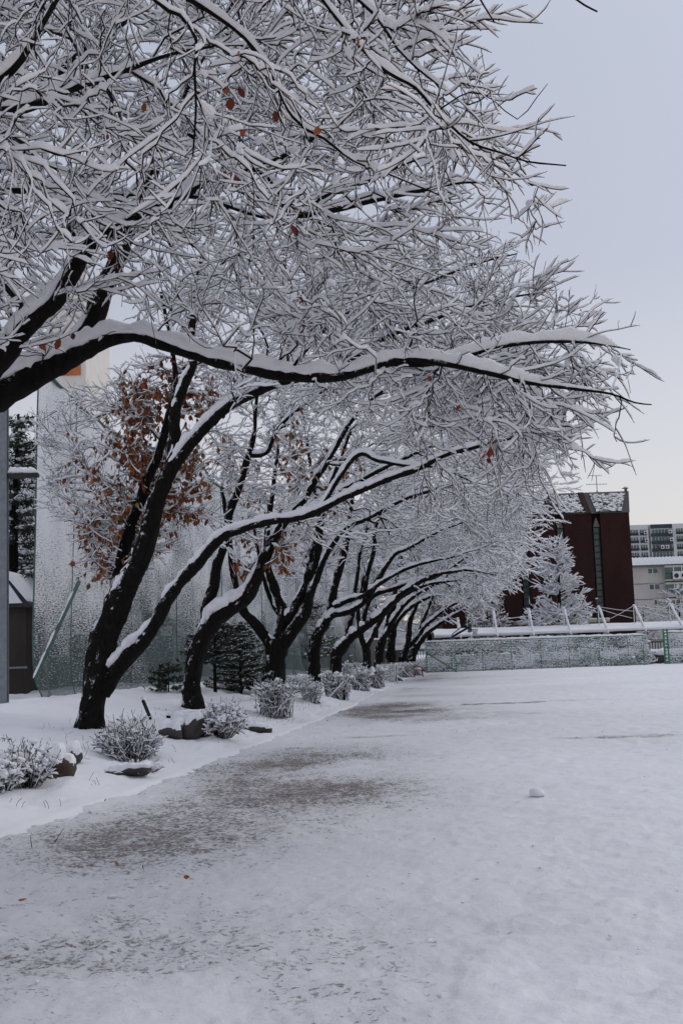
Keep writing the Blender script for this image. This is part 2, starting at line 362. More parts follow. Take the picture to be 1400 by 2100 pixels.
def pads(C, D, rad, seed, nu=8, nv=6):     # soft pillows of snow stretched along the branch they lie on
    a, e = np.meshgrid(2 * np.pi * np.arange(nu) / nu, np.linspace(-np.pi / 2, np.pi / 2, nv), indexing='xy')
    S = np.stack([np.cos(e) * np.cos(a), np.cos(e) * np.sin(a), np.sin(e)], -1).reshape(-1, 3)
    s_ = nrm(np.cross(D, np.array([0, 0, 1.0]))); u_ = np.cross(s_, D)
    V = C[:, None] + (S[None, :, 0:1] * 1.9 * D[:, None] + S[None, :, 1:2] * .75 * s_[:, None] + S[None, :, 2:3] * .85 * u_[:, None]) * rad[:, None, None]
    nz = vnoise(V[..., 0] * 28, V[..., 1] * 28, V[..., 2] * 28, seed) - .5; V = V + (V - C[:, None]) * (.9 * nz)[..., None]
    j, i_ = np.meshgrid(np.arange(nv - 1), np.arange(nu), indexing='ij'); q = np.stack([j * nu + i_, j * nu + (i_ + 1) % nu, (j + 1) * nu + (i_ + 1) % nu, (j + 1) * nu + i_], -1).reshape(-1, 4)
    return V.reshape(-1, 3), (q[None] + (np.arange(len(C)) * nu * nv)[:, None, None]).reshape(-1, 4)
class Acc:
    def __init__(s): s.v, s.f, s.n = [], [], 0
    def add(s, v, f): s.v.append(v); s.f.append(f + s.n); s.n += len(v)
    def build(s, name, mat, parent):
        if s.n: return np_mesh(name, np.concatenate(s.v), np.concatenate(s.f), mat, parent)
def catmull(c, r, step):
    c = np.asarray(c, float); r = np.asarray(r, float); n = len(c)
    ext = np.vstack([2 * c[0] - c[1], c, 2 * c[-1] - c[-2]]); out, ro = [], []
    for i in range(n - 1):
        p0, p1, p2, p3 = ext[i:i + 4]; k = max(2, int(np.linalg.norm(p2 - p1) / step))
        for t in np.arange(k) / k:
            out.append(.5 * (2 * p1 + (p2 - p0) * t + (2 * p0 - 5 * p1 + 4 * p2 - p3) * t * t + (3 * p1 - p0 - 3 * p2 + p3) * t ** 3)); ro.append(r[i] + (r[i + 1] - r[i]) * t)
    out.append(c[-1]); ro.append(r[-1])
    return np.array(out), np.array(ro)
def nrm(v): return v / (np.linalg.norm(v, axis=-1, keepdims=True) + 1e-9)
def perp_dirs(t, rng, flat=.6):
    n = rng.normal(size=t.shape); n[..., 2] *= flat
    n = n - t * (n * t).sum(-1, keepdims=True); return nrm(n)
def spawn_curves(p0, t0, ang, length, L, rng, up=.0, curl=.25, flat=.6):
    """N new curves leaving p0 at angle ang from t0; bends towards up*z"""
    n = perp_dirs(t0, rng, flat); d = nrm(t0 * np.cos(ang)[:, None] + n * np.sin(ang)[:, None])
    pts = np.empty((len(p0), L, 3)); pts[:, 0] = p0; st = (length / (L - 1))[:, None]
    bend = perp_dirs(d, rng, .8) * rng.uniform(0, .24, (len(p0), 1))
    upv = np.broadcast_to(np.asarray(up, float).reshape(-1, 1), (len(p0), 1))
    for j in range(1, L):
        pts[:, j] = pts[:, j - 1] + d * st
        d = nrm(d + bend + curl * rng.normal(size=d.shape) * .5 + np.concatenate([np.zeros((len(p0), 2)), upv * (.35 + .4 * (j - 1))], 1))
    return pts

LIMBS, DEFER = [], []
def later(f, *a, **k): DEFER.append((f, a, k))
class Clear:                              # keeps the faces of the boughs free: twigs grow beside and behind them
    def __init__(s):
        P_, D_, R_ = np.concatenate([q[0] for q in LIMBS]), np.concatenate([q[0][:, 1] for q in LIMBS]), np.concatenate([q[1] for q in LIMBS])
        x, y = proj(P_); r = R_ * FPX / np.maximum(D_, 1); k = (r > 2.6) & (y > 620) & (y < 1420) & (x > -50) & (D_ > 8)
        s.x, s.y, s.d, s.r = x[k], y[k], D_[k], r[k]; s.kd = KDTree(len(s.x))
        for i in range(len(s.x)): s.kd.insert((s.x[i], s.y[i], 0), i)
        s.kd.balance()
    def __call__(s, p):
        x, y = proj(p); out = np.zeros(len(p), bool)
        for n in np.nonzero((y > 600) & (y < 1420))[0]:
            for (_, i, dist) in s.kd.find_range((x[n], y[n], 0), 26):
                if dist < s.r[i] + 7 and p[n, 1] < s.d[i] + .05: out[n] = True; break
        return out
CLEAR = None
class Tree:
    def __init__(s, root, seed, d):
        s.root, s.rng, s.d, s.seed = root, np.random.default_rng(seed), d, seed
        s.np_, s.nt, s.nr = [], [], []                                 # skeleton nodes that branches may leave from
        s.branches = {}                                                # points per curve -> [(pts, rad)]
    def nodes(s, pts, rad):
        t = np.gradient(pts, axis=0); s.np_.append(pts); s.nt.append(nrm(t)); s.nr.append(rad)
    def limb(s, name, pts, rad, mat, K=12, snow=.05, step=.06, grow=True, start=0, clump=1.0, drop=.2):
        c, r = catmull(pts, rad, step)
        c = c + (np.stack([vnoise(c[:, 0] * 1.6, c[:, 1] * 1.6, c[:, 2] * 1.6, s.seed + i) for i in range(3)], 1) - .5) * np.minimum(r * .9, .06)[:, None]
        big = r[0] > .05
        v, f = tubes(c[None], r[None], K, s.seed, .5 if big else .15)
        o = np_mesh(name, v, f, mat, s.root); LIMBS.append((c, r))
        if snow:
            v, f = snow_tubes(c[None], r[None], 12, snow, .015, s.seed + 5, .55, clump, drop, 8 if s.d < 15 else 5)
            np_mesh('snow', v, f, M['tree_snow'], o)
        if grow:
            k = int(len(c) * start); s.nodes(c[k:], r[k:])
        return o
    def grow(s, targets, L, rk=.010, rmax=.05, out=None, droop=0.0, turn=1.2, wobble=.026):
        """join every target to the nearest skeleton with a curved branch"""
        if not len(targets): return
        A, T, Rr = np.concatenate(s.np_), np.concatenate(s.nt), np.concatenate(s.nr)
        kd = KDTree(len(A))
        for i, p in enumerate(A): kd.insert(p, i)
        kd.balance(); rng = s.rng
        B, BR = [], []
        for q in targets:
            best, bi = 1e9, -1
            for (p, i, dist) in kd.find_n(q, 24):
                if dist < .05: continue
                dv = (q - A[i]) / dist; c = dist * (1 + turn * (1 - dv @ T[i])) * (1 if Rr[i] > .006 else 1.3)
                if c < best: best, bi = c, i
            if bi < 0: continue
            p0, t0, dist = A[bi], T[bi], np.linalg.norm(q - A[bi]); dv = (q - p0) / dist
            o = nrm(q - out) if out is not None else dv
            d0 = nrm(.55 * t0 + .6 * dv + rng.normal(size=3) * .15); d1 = nrm(.7 * dv + .5 * o * np.array([1, 1, .5]) + np.array([0, 0, -droop + rng.normal() * .15]))
            x = np.linspace(0, 1, L)[:, None]
            a, b = p0 + d0 * dist * .38, q - d1 * dist * .35
            c = (1 - x) ** 3 * p0 + 3 * (1 - x) ** 2 * x * a + 3 * (1 - x) * x * x * b + x ** 3 * q
            wob = rng.normal(size=(L, 3)) * dist * wobble; wob[0] = 0; c = c + wob
            r0 = min(rmax, .62 * Rr[bi], .004 + rk * dist); B.append(c); BR.append(r0 + (max(.004, r0 * .3) - r0) * x[:, 0])
        if not B: return
        B, BR = np.array(B), np.array(BR)
        s.branches.setdefault(L, []).append((B, BR))
        for c, r in zip(B, BR): s.nodes(c[1:], r[1:])
    def finish(s, per_m, tl, subs, twig_r, h0, snow_w, sub_len=.12, twig_up=.06, K=3, KS=5, ang=(18, 55), spur=True, limb_twigs=True, keep=None, drop=.18):
        rng = s.rng; bark, snow = Acc(), Acc()
        src_p, src_t, src_r, src_x = [], [], [], []
        for L, lst in s.branches.items():
            B = np.concatenate([b for b, r in lst]); BR = np.concatenate([r for b, r in lst])
            if CLEAR and L < 9:
                fl = CLEAR(B[:, 2:].reshape(-1, 3)).reshape(len(B), -1).mean(1); kk = ~((fl > .3) & (rng.uniform(size=len(B)) < .75)); B, BR = B[kk], BR[kk]
                if not len(B): continue
            v, f = tubes(B, BR, 5 if s.d < 25 else 4, s.seed); bark.add(v, f)
            # finer curve for the snow
            x = np.linspace(0, L - 1, (L - 1) * (3 if s.d < 16 else 2) + 1); i = np.clip(np.floor(x).astype(int), 0, L - 2); fr = (x - i)[None, :, None]
            Bf = B[:, i] * (1 - fr) + B[:, i + 1] * fr; Rf = BR[:, i] * (1 - fr[..., 0]) + BR[:, i + 1] * fr[..., 0]
            v, f = snow_tubes(Bf, Rf, 6, h0 * 1.2, snow_w * 1.0, s.seed + 1, .45, drop=drop); snow.add(v, f)
            seg = np.linalg.norm(np.diff(B, axis=1), axis=2); tot = seg.sum(1)
            for k in range(len(B)):
                cnt = rng.poisson(tot[k] * per_m)
                if not cnt: continue
                tt = rng.uniform(.08, 1, cnt) * (L - 1); j = np.minimum(tt.astype(int), L - 2); fr = (tt - j)[:, None]
                src_p.append(B[k, j] * (1 - fr) + B[k, j + 1] * fr); src_t.append(nrm(B[k, j + 1] - B[k, j])); src_r.append(BR[k, j]); src_x.append(tt / (L - 1))
        p0, t0, x0 = np.concatenate(src_p), np.concatenate(src_t), np.concatenate(src_x)
        if keep is not None:
            kk = keep(p0); p0, t0, x0 = p0[kk], t0[kk], x0[kk]
        if CLEAR:
            kk = ~(CLEAR(p0 + t0 * tl * .5) & (rng.uniform(size=len(p0)) < .85)); p0, t0, x0 = p0[kk], t0[kk], x0[kk]
        n = len(p0); ln = tl * rng.uniform(.35, 1.5, n) * (1.2 - .72 * x0); an = np.radians(rng.uniform(*ang, n) * (1.1 - .3 * x0))
        TW = spawn_curves(p0, t0, an, ln, 6, rng, twig_up * rng.uniform(-1.2, 2.2, n), .17, .7)
        TR = np.broadcast_to(np.linspace(1, .55, 6)[None] * twig_r, (n, 6)) * rng.uniform(.8, 1.3, (n, 1))
        v, f = tubes(TW, TR, K, s.seed); bark.add(v, f)
        def fine(A, B_, k_):
            n_ = A.shape[1]; x_ = np.linspace(0, n_ - 1.15, (n_ - 1) * k_ + 1); i_ = np.clip(np.floor(x_).astype(int), 0, n_ - 2); f_ = (x_ - i_)[None, :, None]
            return A[:, i_] * (1 - f_) + A[:, i_ + 1] * f_, B_[:, i_] * (1 - f_[..., 0]) + B_[:, i_ + 1] * f_[..., 0]
        kf = 3 if s.d < 16 else 2 if s.d < 30 else 1
        v, f = snow_tubes(*fine(TW, TR, kf), KS, h0, snow_w, s.seed + 2, .8, drop=drop); snow.add(v, f)
        if subs:
            m_ = int(n * subs); k = rng.integers(0, n, m_); j = rng.integers(1, 5, m_)
            q = TW[k, j]; t = nrm(TW[k, j + 1] - TW[k, j])
            S = spawn_curves(q, t, np.radians(rng.uniform(30, 70, m_)), sub_len * rng.uniform(.3, 1.5, m_), 4, rng, twig_up * 1.5, .2, .8)
            SR = np.broadcast_to(np.linspace(.85, .6, 4)[None] * twig_r, (m_, 4))
            v, f = tubes(S, SR, K, s.seed); bark.add(v, f)
            v, f = snow_tubes(*fine(S, SR, min(kf, 2)), KS, h0 * .75, snow_w * .85, s.seed + 4, .8, drop=drop + .05); snow.add(v, f)
        s.tw, s.tw_t = TW.reshape(-1, 3), None
        if s.d < 26:                      # fatter clumps where twigs leave the branch
            k = rng.choice(n, n // 7, replace=False); k = k[np.abs(t0[k, 2]) < .75]
            rd = rng.uniform(.014, .036, len(k)) * (1 if s.d < 9 else 1.15); snow.add(*pads(p0[k] + np.array([0, 0, .016]), t0[k], rd, s.seed))
        crown = bark.build('crown', M['twig'], s.root)
        snow.build('snow', M['tree_snow'], crown)
        return crown
    def leaves(s, regions, size, mat):
        """dry leaves hanging from the twigs inside the given balls (centre, radius, count)"""
        rng = s.rng; C = []
        for c, rad, cnt in regions:
            dd = np.linalg.norm((s.tw - c) / np.asarray(rad), axis=1); idx = np.nonzero(dd < 1)[0]
            if len(idx): C.append(s.tw[rng.choice(idx, cnt)] + rng.normal(size=(cnt, 3)) * .02)
        if not C: return
        leaf_mesh(np.concatenate(C), size, rng, mat, s.root)
def leaf_mesh(C, size, rng, mat, parent, name='leaves', hang=1.0):
    n = len(C); az = rng.uniform(0, 2 * np.pi, n)
    ax = nrm(np.stack([.45 * np.cos(az), .45 * np.sin(az), np.full(n, -hang)], 1) + rng.normal(size=(n, 3)) * .25)
    sd = nrm(np.cross(ax, rng.normal(size=(n, 3)))); nn = np.cross(ax, sd)
    L = size * rng.uniform(.6, 1.25, n); W = L * rng.uniform(.24, .36, n)
    prof = [(0, 0, 0), (.25, .75, .10), (.55, 1, .14), (.82, .6, .06), (1, 0, -.08)]
    V = np.empty((n, 13, 3))
    for i, (a, b, c) in enumerate(prof):
        mid = C + ax * (L * a)[:, None] + nn * (L * (.25 * a * a))[:, None]; V[:, i] = mid
        if 0 < i < 4:
            V[:, 4 + i] = mid + sd * (W * b)[:, None] + nn * (L * c)[:, None]; V[:, 7 + i] = mid - sd * (W * b)[:, None] + nn * (L * c)[:, None]
    V = V[:, :11]
    tri = np.array([(0, 5, 1), (0, 1, 8), (3, 7, 4), (3, 4, 10)]); quad = np.array([(1, 5, 6, 2), (2, 6, 7, 3), (1, 2, 9, 8), (2, 3, 10, 9)])
    b = (np.arange(n) * 11)[:, None, None]
    return np_mesh(name, V.reshape(-1, 3), [(tri[None] + b).reshape(-1, 3), (quad[None] + b).reshape(-1, 4)], mat, parent)

def inside(poly, x, y):
    poly = np.asarray(poly, float); r = np.zeros(len(x), bool); j = len(poly) - 1
    for i in range(len(poly)):
        xi, yi = poly[i]; xj, yj = poly[j]
        r ^= ((yi > y) != (yj > y)) & (x < (xj - xi) * (y - yi) / (yj - yi + 1e-12) + xi); j = i
    return r
def scatter(poly, d0, d1, n, rng):      # n points spread through a crown of that outline between two distances
    poly = np.asarray(poly, float); lo, hi = poly.min(0), poly.max(0); out = []
    while len(out) < n:
        q = rng.uniform(lo, hi, (n * 3, 2)); q = q[inside(poly, q[:, 0], q[:, 1])]
        out += [P(a, b, rng.uniform(d0, d1)) for a, b in q]
    return np.array(out[:n])
def limb_pts(d, spec):                  # (px, py, depth offset, bark width in px) or a ready point with radius
    pts, rad = [], []
    for q in spec:
        if isinstance(q[0], str): pts.append(np.array(q[1:4], float)); rad.append(q[4])
        else: pts.append(P(q[0], q[1], d + q[2])); rad.append(q[3] * (d + q[2]) / (2 * FPX))
    return pts, rad

# ------------------------------------------------------------------ the row of cherry trees
ROW = 'snow laden cherry trees in a row along the field'
def Wp(x, y, z, r): return ('w', x, y, z, r)
def cherry(label, base, d, seed):
    root = empty('cherry_tree', base, label, 'tree', ROW)
    return Tree(root, seed, d)

# nearest tree: its trunk is left of the picture, its boughs hang overhead
b = np.array([-6.3, 4.6, float(bed_z(-6.3, 4.6))])
T = cherry('nearest cherry tree, only its snow covered boughs reach in overhead', b, 6, 101); d = 6
T.limb('trunk', [b - (0, 0, .2), b + (.03, 0, .6), b + (.15, .05, 1.5), b + (.3, .1, 2.3)], [.34, .29, .27, .25], M['bark'], 16, .03, grow=False)
f0 = b + (.3, .1, 2.1)
T.limb('limb', *limb_pts(d, [Wp(*f0, .17), Wp(-4.8, 5.0, 4.0, .11), Wp(-3.2, 5.5, 5.3, .075), Wp(-1.6, 5.8, 5.6, .045), (560, -150, 0, 10), (660, 0, 0, 8), (770, 130, 0, 7), (850, 180, .1, 6), (885, 220, .1, 6), (960, 290, .1, 5.5), (1030, 315, .1, 5), (1080, 332, .1, 4.5), (1160, 340, .1, 3)]), M['bark'], 10, .045)
T.limb('limb', *limb_pts(d, [Wp(*(f0 + (0, .1, -.2)), .14), Wp(-4.6, 6.2, 3.3, .11), (-250, 120, .6, 40), (-60, 235, .8, 30), (0, 228, .9, 26), (70, 215, 1, 24), (130, 190, 1, 19), (200, 165, 1.2, 14), (270, 140, 1.3, 10), (350, 112, 1.4, 7), (440, 95, 1.5, 5)]), M['bark'], 10, .05)
T.limb('limb', *limb_pts(d, [Wp(-4.8, 5.0, 3.95, .06), (-260, 330, .3, 26), (-40, 190, .3, 18), (30, 140, .3, 16), (70, 80, .3, 14), (110, 10, .4, 11), (160, -70, .5, 8)]), M['bark'], 8, .05)
T.limb('limb', *limb_pts(d, [Wp(-1.6, 5.8, 5.6, .03), (520, -170, 0, 9), (735, 0, .3, 7), (785, 55, .3, 6), (815, 100, .3, 6), (855, 140, .3, 5), (900, 175, .3, 4.5), (960, 215, .3, 3.5), (1005, 190, .3, 2.5)]), M['bark'], 8, .04)
T.limb('limb', *limb_pts(d, [Wp(-2.3, 5.7, 5.45, .03), (250, -150, -.4, 11), (320, 0, -.4, 9), (370, 30, -.4, 8), (403, 80, -.4, 7), (399, 140, -.4, 6), (402, 220, -.4, 5), (396, 320, -.4, 3.5)]), M['bark'], 8, .02)
T.limb('limb', *limb_pts(d, [Wp(-1.6, 5.8, 5.6, .025), (480, 60, .5, 8), (600, 240, .5, 6), (665, 285, .5, 6), (725, 330, .5, 5), (790, 355, .5, 4), (900, 400, .5, 3)]), M['bark'], 8, .035)
T.limb('limb', *limb_pts(d, [(960, 290, .1, 5), (1000, 285, .1, 3.5), (1060, 270, .1, 3), (1120, 250, .1, 2), (1178, 238, .1, 1.2)]), M['bark'], 6, .02)
T.limb('limb', *limb_pts(d, [(900, 225, .1, 4), (960, 190, .15, 3), (1010, 205, .2, 2.5), (1060, 245, .2, 2.5), (1100, 200, .2, 2), (1122, 172, .2, 1.2)]), M['bark'], 6, .0)
T.limb('limb', *limb_pts(5, [(700, -420, 0, 9), (860, -150, 0, 7), (960, -40, 0, 5), (985, 0, 0, 4), (1000, 25, 0, 3.5), (1014, 47, 0, 3)]), M['bark'], 6, .0, grow=False)
T.limb('limb', *limb_pts(5, [(860, -150, 0, 6), (1050, -90, 0, 5), (1175, -5, 0, 4), (1200, 12, 0, 4), (1224, 24, 0, 3.5)]), M['bark'], 6, .0, grow=False)
POLY = [(-500, -600), (900, -600), (840, -100), (900, 10), (985, 60), (1000, 230), (1090, 225), (1110, 520), (1000, 345), (900, 390), (760, 420), (600, 470), (400, 520), (200, 560), (-500, 560)]
out = np.array([-9.0, 3.5, 9.0])
for n_, L_, rk in ((44, 13, .0080), (150, 10, .006), (480, 8, .005)):
    T.grow(scatter(POLY, 5.4, 8.6, n_, T.rng), L_, rk, .035, out, .15)
T.grow(np.array([P(a_, b_, d_) for a_, b_, d_ in ((985, 62, 6), (1000, 150, 6.2), (1050, 205, 6.1), (1105, 300, 6.1), (1015, 330, 6.3), (960, 355, 6.6), (1030, 378, 7), (860, 20, 6), (880, 75, 6.2), (940, 60, 6.3), (905, 100, 6.2))]), 9, .005, .03, out, .0)
later(T.finish, 7.0, .44, 2.3, .0036, .0195, .0062, .14, .08, KS=6, ang=(15, 46))
later(T.leaves, [(P(602, 108, 5.4), .45, 4), (P(352, 120, 7), .4, 3), (P(195, 240, 7.5), .4, 3), (P(450, 300, 7), .5, 4), (P(575, 375, 7.5), .4, 6)], .075, M['red_leaf'])

# second tree: trunk just outside on the left, the long low bough crosses the picture
d = 10.5
b = at_bed(-490, d)
T = cherry('cherry tree whose long low bough with a thick ridge of snow crosses the whole picture', b, d, 102)
T.limb('trunk', *limb_pts(d, [Wp(*(b - (0, 0, .2)), .36), Wp(*(b + (.02, 0, .5)), .31), Wp(*(b + (.08, 0, 1.3)), .29), Wp(*(b + (.18, 0, 1.9)), .27)]), M['bark'], 16, .02, grow=False)
c = b + (.2, 0, 1.75)
T.limb('limb', *limb_pts(d, [Wp(*c, .21), (-330, 1060, 0, 84), (-190, 950, 0, 74), (0, 815, 0, 56), (90, 755, 0, 49), (150, 722, 0, 42), (200, 704, -.1, 32), (250, 693, -.1, 25), (300, 698, -.2, 22), (350, 716, -.2, 21), (430, 740, -.3, 21), (500, 757, -.4, 21), (560, 768, -.4, 21), (640, 774, -.5, 20), (720, 767, -.5, 18), (790, 746, -.6, 16), (830, 737, -.6, 13), (900, 744, -.7, 13), (1000, 766, -.8, 11), (1080, 785, -.8, 9), (1180, 798, -.9, 7), (1250, 808, -.9, 5), (1300, 826, -.9, 3.5), (1335, 830, -.9, 2)]), M['bark'], 14, .055, .06, clump=1.2, drop=.16, start=.12)
T.limb('limb', *limb_pts(d, [(800, 745, -.6, 12), (860, 748, -.6, 11), (930, 737, -.5, 10), (1000, 718, -.5, 9), (1060, 705, -.5, 8), (1130, 700, -.5, 7), (1200, 702, -.5, 5), (1250, 709, -.5, 4), (1292, 717, -.5, 2)]), M['bark'], 8, .07, clump=1.2, drop=.12)
T.limb('limb', *limb_pts(d, [(120, 735, .05, 50), (165, 688, .1, 46), (205, 615, .2, 40), (240, 545, .2, 36), (262, 490, .3, 32), (300, 400, .4, 26), (330, 300, .5, 20), (380, 190, .6, 14), (450, 60, .8, 10), (520, -80, 1, 8)]), M['bark'], 12, .06, drop=.25)
T.limb('limb', *limb_pts(d, [Wp(*(c + (-.05, -.1, .1)), .16), (-260, 950, -.9, 56), (-80, 820, -1, 48), (0, 742, -1.1, 44), (50, 682, -1.1, 40), (110, 622, -1.1, 36), (150, 560, -1.1, 33), (185, 502, -1.1, 29), (230, 470, -1.1, 24), (275, 448, -1.1, 20), (350, 420, -1.1, 16), (440, 370, -1.1, 13), (560, 330, -1, 10), (700, 250, -1, 7)]), M['bark'], 12, .06, drop=.22)
T.limb('limb', *limb_pts(d, [Wp(*(c + (0, .1, .1)), .15), (-400, 800, .8, 60), (-250, 560, 1, 44), (-80, 420, 1.2, 26), (0, 392, 1.2, 15), (130, 399, 1.2, 13), (250, 402, 1.2, 11), (400, 404, 1.2, 9), (520, 440, 1.2, 7), (640, 470, 1.2, 5)]), M['bark'], 10, .05)
T.limb('limb', *limb_pts(d, [Wp(*(c + (0, .15, .2)), .15), (-380, 700, 1.8, 54), (-150, 380, 2, 38), (60, 200, 2.2, 28), (240, 58, 2.4, 20), (265, 15, 2.5, 17), (300, -80, 2.6, 12)]), M['bark'], 10, .04)
T.limb('limb', *limb_pts(d, [(345, 270, .5, 16), (450, 300, .4, 15), (560, 380, .3, 14), (600, 440, 0, 13), (690, 430, 0, 12), (765, 410, 0, 11), (860, 391, 0, 9), (950, 375, 0, 6), (1030, 378, 0, 2)]), M['bark'], 8, .06, drop=.12)
T.limb('limb', *limb_pts(d, [(440, 370, -1, 12), (600, 426, -.6, 10), (675, 400, -.6, 8), (760, 370, -.6, 7), (850, 330, -.6, 5), (960, 320, -.6, 3)]), M['bark'], 8, .05, drop=.12)
POLY = [(-500, -300), (700, -200), (880, 60), (960, 250), (1020, 380), (985, 470), (900, 540), (700, 640), (450, 690), (330, 690), (180, 690), (60, 740), (-500, 800)]
TIPS = [(1268, 668, 10), (1292, 717, 9.9), (1335, 765, 9.7), (1290, 880, 9.7), (1240, 875, 10), (1282, 932, 10), (1215, 940, 10.2), (1150, 985, 10.3), (1230, 770, 10), (1200, 850, 9.8), (1220, 640, 10.4), (1060, 510, 11.5), (1165, 585, 11), (1010, 450, 11), (985, 500, 11), (1185, 905, 10.6), (1100, 960, 10.5)]
POLY2 = [(560, 640), (700, 580), (900, 620), (1050, 670), (1170, 700), (1210, 750), (1220, 830), (1180, 880), (1150, 910), (1100, 930), (1000, 900), (850, 880), (700, 830), (620, 790)]
out = np.array([-11.0, 10.5, 8.5])
for n_, m_, L_, rk in ((40, 14, 13, .0095), (190, 60, 10, .006), (720, 260, 8, .005)):
    T.grow(scatter(POLY, 8.4, 13.2, n_, T.rng), L_, rk, .04, out, .12)
    T.grow(scatter(POLY2, 9.5, 11.9, m_, T.rng), L_, rk, .03, out, .22)
AX, AY, AD = [np.array(q_, float) for q_ in zip(*[(-200, 955, 10.5), (0, 815, 10.5), (150, 722, 10.5), (250, 693, 10.4), (350, 716, 10.3), (500, 757, 10.1), (640, 774, 10), (790, 746, 9.9), (900, 744, 9.8), (1080, 785, 9.7), (1250, 808, 9.6)])]
def clear_of_bough(p):                   # the big bough stands free: few twigs grow in front of its face
    x_, y_ = proj(p); dy = y_ - np.interp(x_, AX, AY)
    return ~((dy > -60) & (dy < 45) & (p[:, 1] < np.interp(x_, AX, AD) + .1) & (x_ < 1000) & (T.rng.uniform(size=len(p)) < .85))
T.grow(np.array([P(q_[0] - 28 - 70 * k_ + 25 * (k_ % 2), q_[1] + 26 * (k_ - 1) * (-1) ** i_, q_[2] + .25 * k_) for k_ in range(4) for i_, q_ in enumerate(TIPS)]), 10, .0045, .02, out, .1, wobble=.012)
later(T.finish, 7.6, .48, 1.9, .0040, .021, .0068, .15, .09, keep=clear_of_bough, ang=(15, 46))
later(T.leaves, [(P(85, 590, 9.4), .3, 4), (P(45, 630, 9.4), .3, 3), (P(150, 690, 9.5), .3, 3), (P(190, 715, 10), .3, 3), (P(130, 560, 9.5), .5, 3), (P(1000, 845, 10), .4, 6), (P(920, 890, 10), .4, 5), (P(850, 740, 10), .5, 3), (P(790, 545, 10), .5, 3), (P(600, 555, 10), .8, 5), (P(545, 470, 9), .5, 3)], .085, M['red_leaf'])

# third tree: first whole trunk, forked low
d = 20.0
b = on_bed(183, 1497)
T = cherry('forked cherry tree standing first in the row with brown leaves left on it', b, d, 103)
dz = b[1] - d
d = b[1]
T.limb('trunk', *limb_pts(d, [(181, 1512, 0, 74), (185, 1480, 0, 58), (195, 1430, 0, 52), (204, 1390, 0, 57), (213, 1345, 0, 64), (217, 1300, 0, 56)]), M['bark'], 18, .0, .12, grow=False)
T.limb('limb', *limb_pts(d, [(208, 1370, 0, 56), (222, 1300, 0, 54), (250, 1221, 0, 46), (285, 1153, 0, 40), (305, 1092, 0, 36), (325, 1020, 0, 33), (350, 950, 0, 30), (357, 905, .1, 26), (362, 845, .2, 25), (375, 790, .3, 24), (395, 745, .4, 20), (392, 680, .5, 16), (400, 600, .6, 12), (420, 500, .7, 8)]), M['bark'], 14, .03, drop=.32, start=.5)
T.limb('limb', *limb_pts(d, [(345, 970, 0, 26), (380, 925, -.1, 25), (420, 880, -.2, 23), (465, 838, -.3, 20), (525, 806, -.4, 18), (575, 786, -.5, 16), (650, 765, -.6, 17), (720, 735, -.7, 14), (800, 690, -.8, 11), (900, 650, -.9, 8), (1000, 620, -1, 5), (1100, 600, -1, 3)]), M['bark'], 12, .06, drop=.2)
T.limb('limb', *limb_pts(d, [(212, 1420, 0, 38), (236, 1378, -.1, 38), (274, 1338, -.2, 33), (308, 1297, -.3, 29), (346, 1228, -.4, 25), (377, 1187, -.5, 23), (411, 1153, -.6, 21), (446, 1112, -.7, 19), (480, 1091, -.8, 18), (550, 1070, -.9, 16), (600, 1063, -1, 14), (653, 1047, -1.1, 12), (706, 1022, -1.2, 14), (758, 998, -1.3, 13), (811, 977, -1.4, 12), (864, 958, -1.5, 11), (917, 934, -1.6, 9), (991, 911, -1.7, 8), (1049, 898, -1.8, 5), (1102, 882, -1.9, 3)]), M['bark'], 12, .045, drop=.27, start=.25)
T.limb('limb', *limb_pts(d, [(215, 1330, .2, 34), (236, 1215, .5, 30), (264, 1101, .7, 26), (300, 1000, .8, 22), (325, 930, .8, 19), (345, 865, .9, 16), (360, 790, 1, 12), (350, 700, 1, 9), (330, 600, 1, 6)]), M['bark'], 10, .03, drop=.3, start=.2)
T.limb('limb', *limb_pts(d, [(653, 1047, -1.1, 9), (727, 938, -1.2, 9), (774, 946, -1.3, 8), (827, 954, -1.4, 6), (900, 960, -1.5, 4), (960, 985, -1.6, 3)]), M['bark'], 8, .06)
T.limb('limb', *limb_pts(d, [(575, 786, -.5, 11), (640, 700, .3, 10), (720, 640, .5, 9), (850, 590, .6, 7), (980, 540, .6, 5), (1060, 520, .6, 3)]), M['bark'], 8, .06)
TIPS = [(1075, 505, 20), (1170, 575, 19.5), (1225, 640, 20), (1130, 600, 21), (1240, 880, 19), (1150, 1000, 19), (1210, 720, 20.5), (1180, 930, 19.5), (1100, 1010, 19), (1020, 460, 21)]
POLY = [(380, 520), (600, 430), (900, 490), (1010, 520), (1050, 570), (1110, 610), (1140, 670), (1120, 800), (1130, 880), (1080, 940), (1000, 970), (850, 950), (720, 880), (560, 830), (420, 790), (390, 700)]
POLYM = [(480, 900), (620, 960), (900, 990), (1050, 960), (1000, 1040), (800, 1100), (640, 1150), (500, 1120), (440, 1020)]
POLYL = [(80, 840), (190, 780), (300, 730), (330, 560), (430, 560), (450, 760), (420, 960), (390, 1080), (300, 1180), (220, 1190), (110, 1080), (80, 960)]
out = np.array([b[0] + .5, d, 4.0])
POLYK = [(160, 1040), (330, 1040), (310, 1170), (180, 1210)]
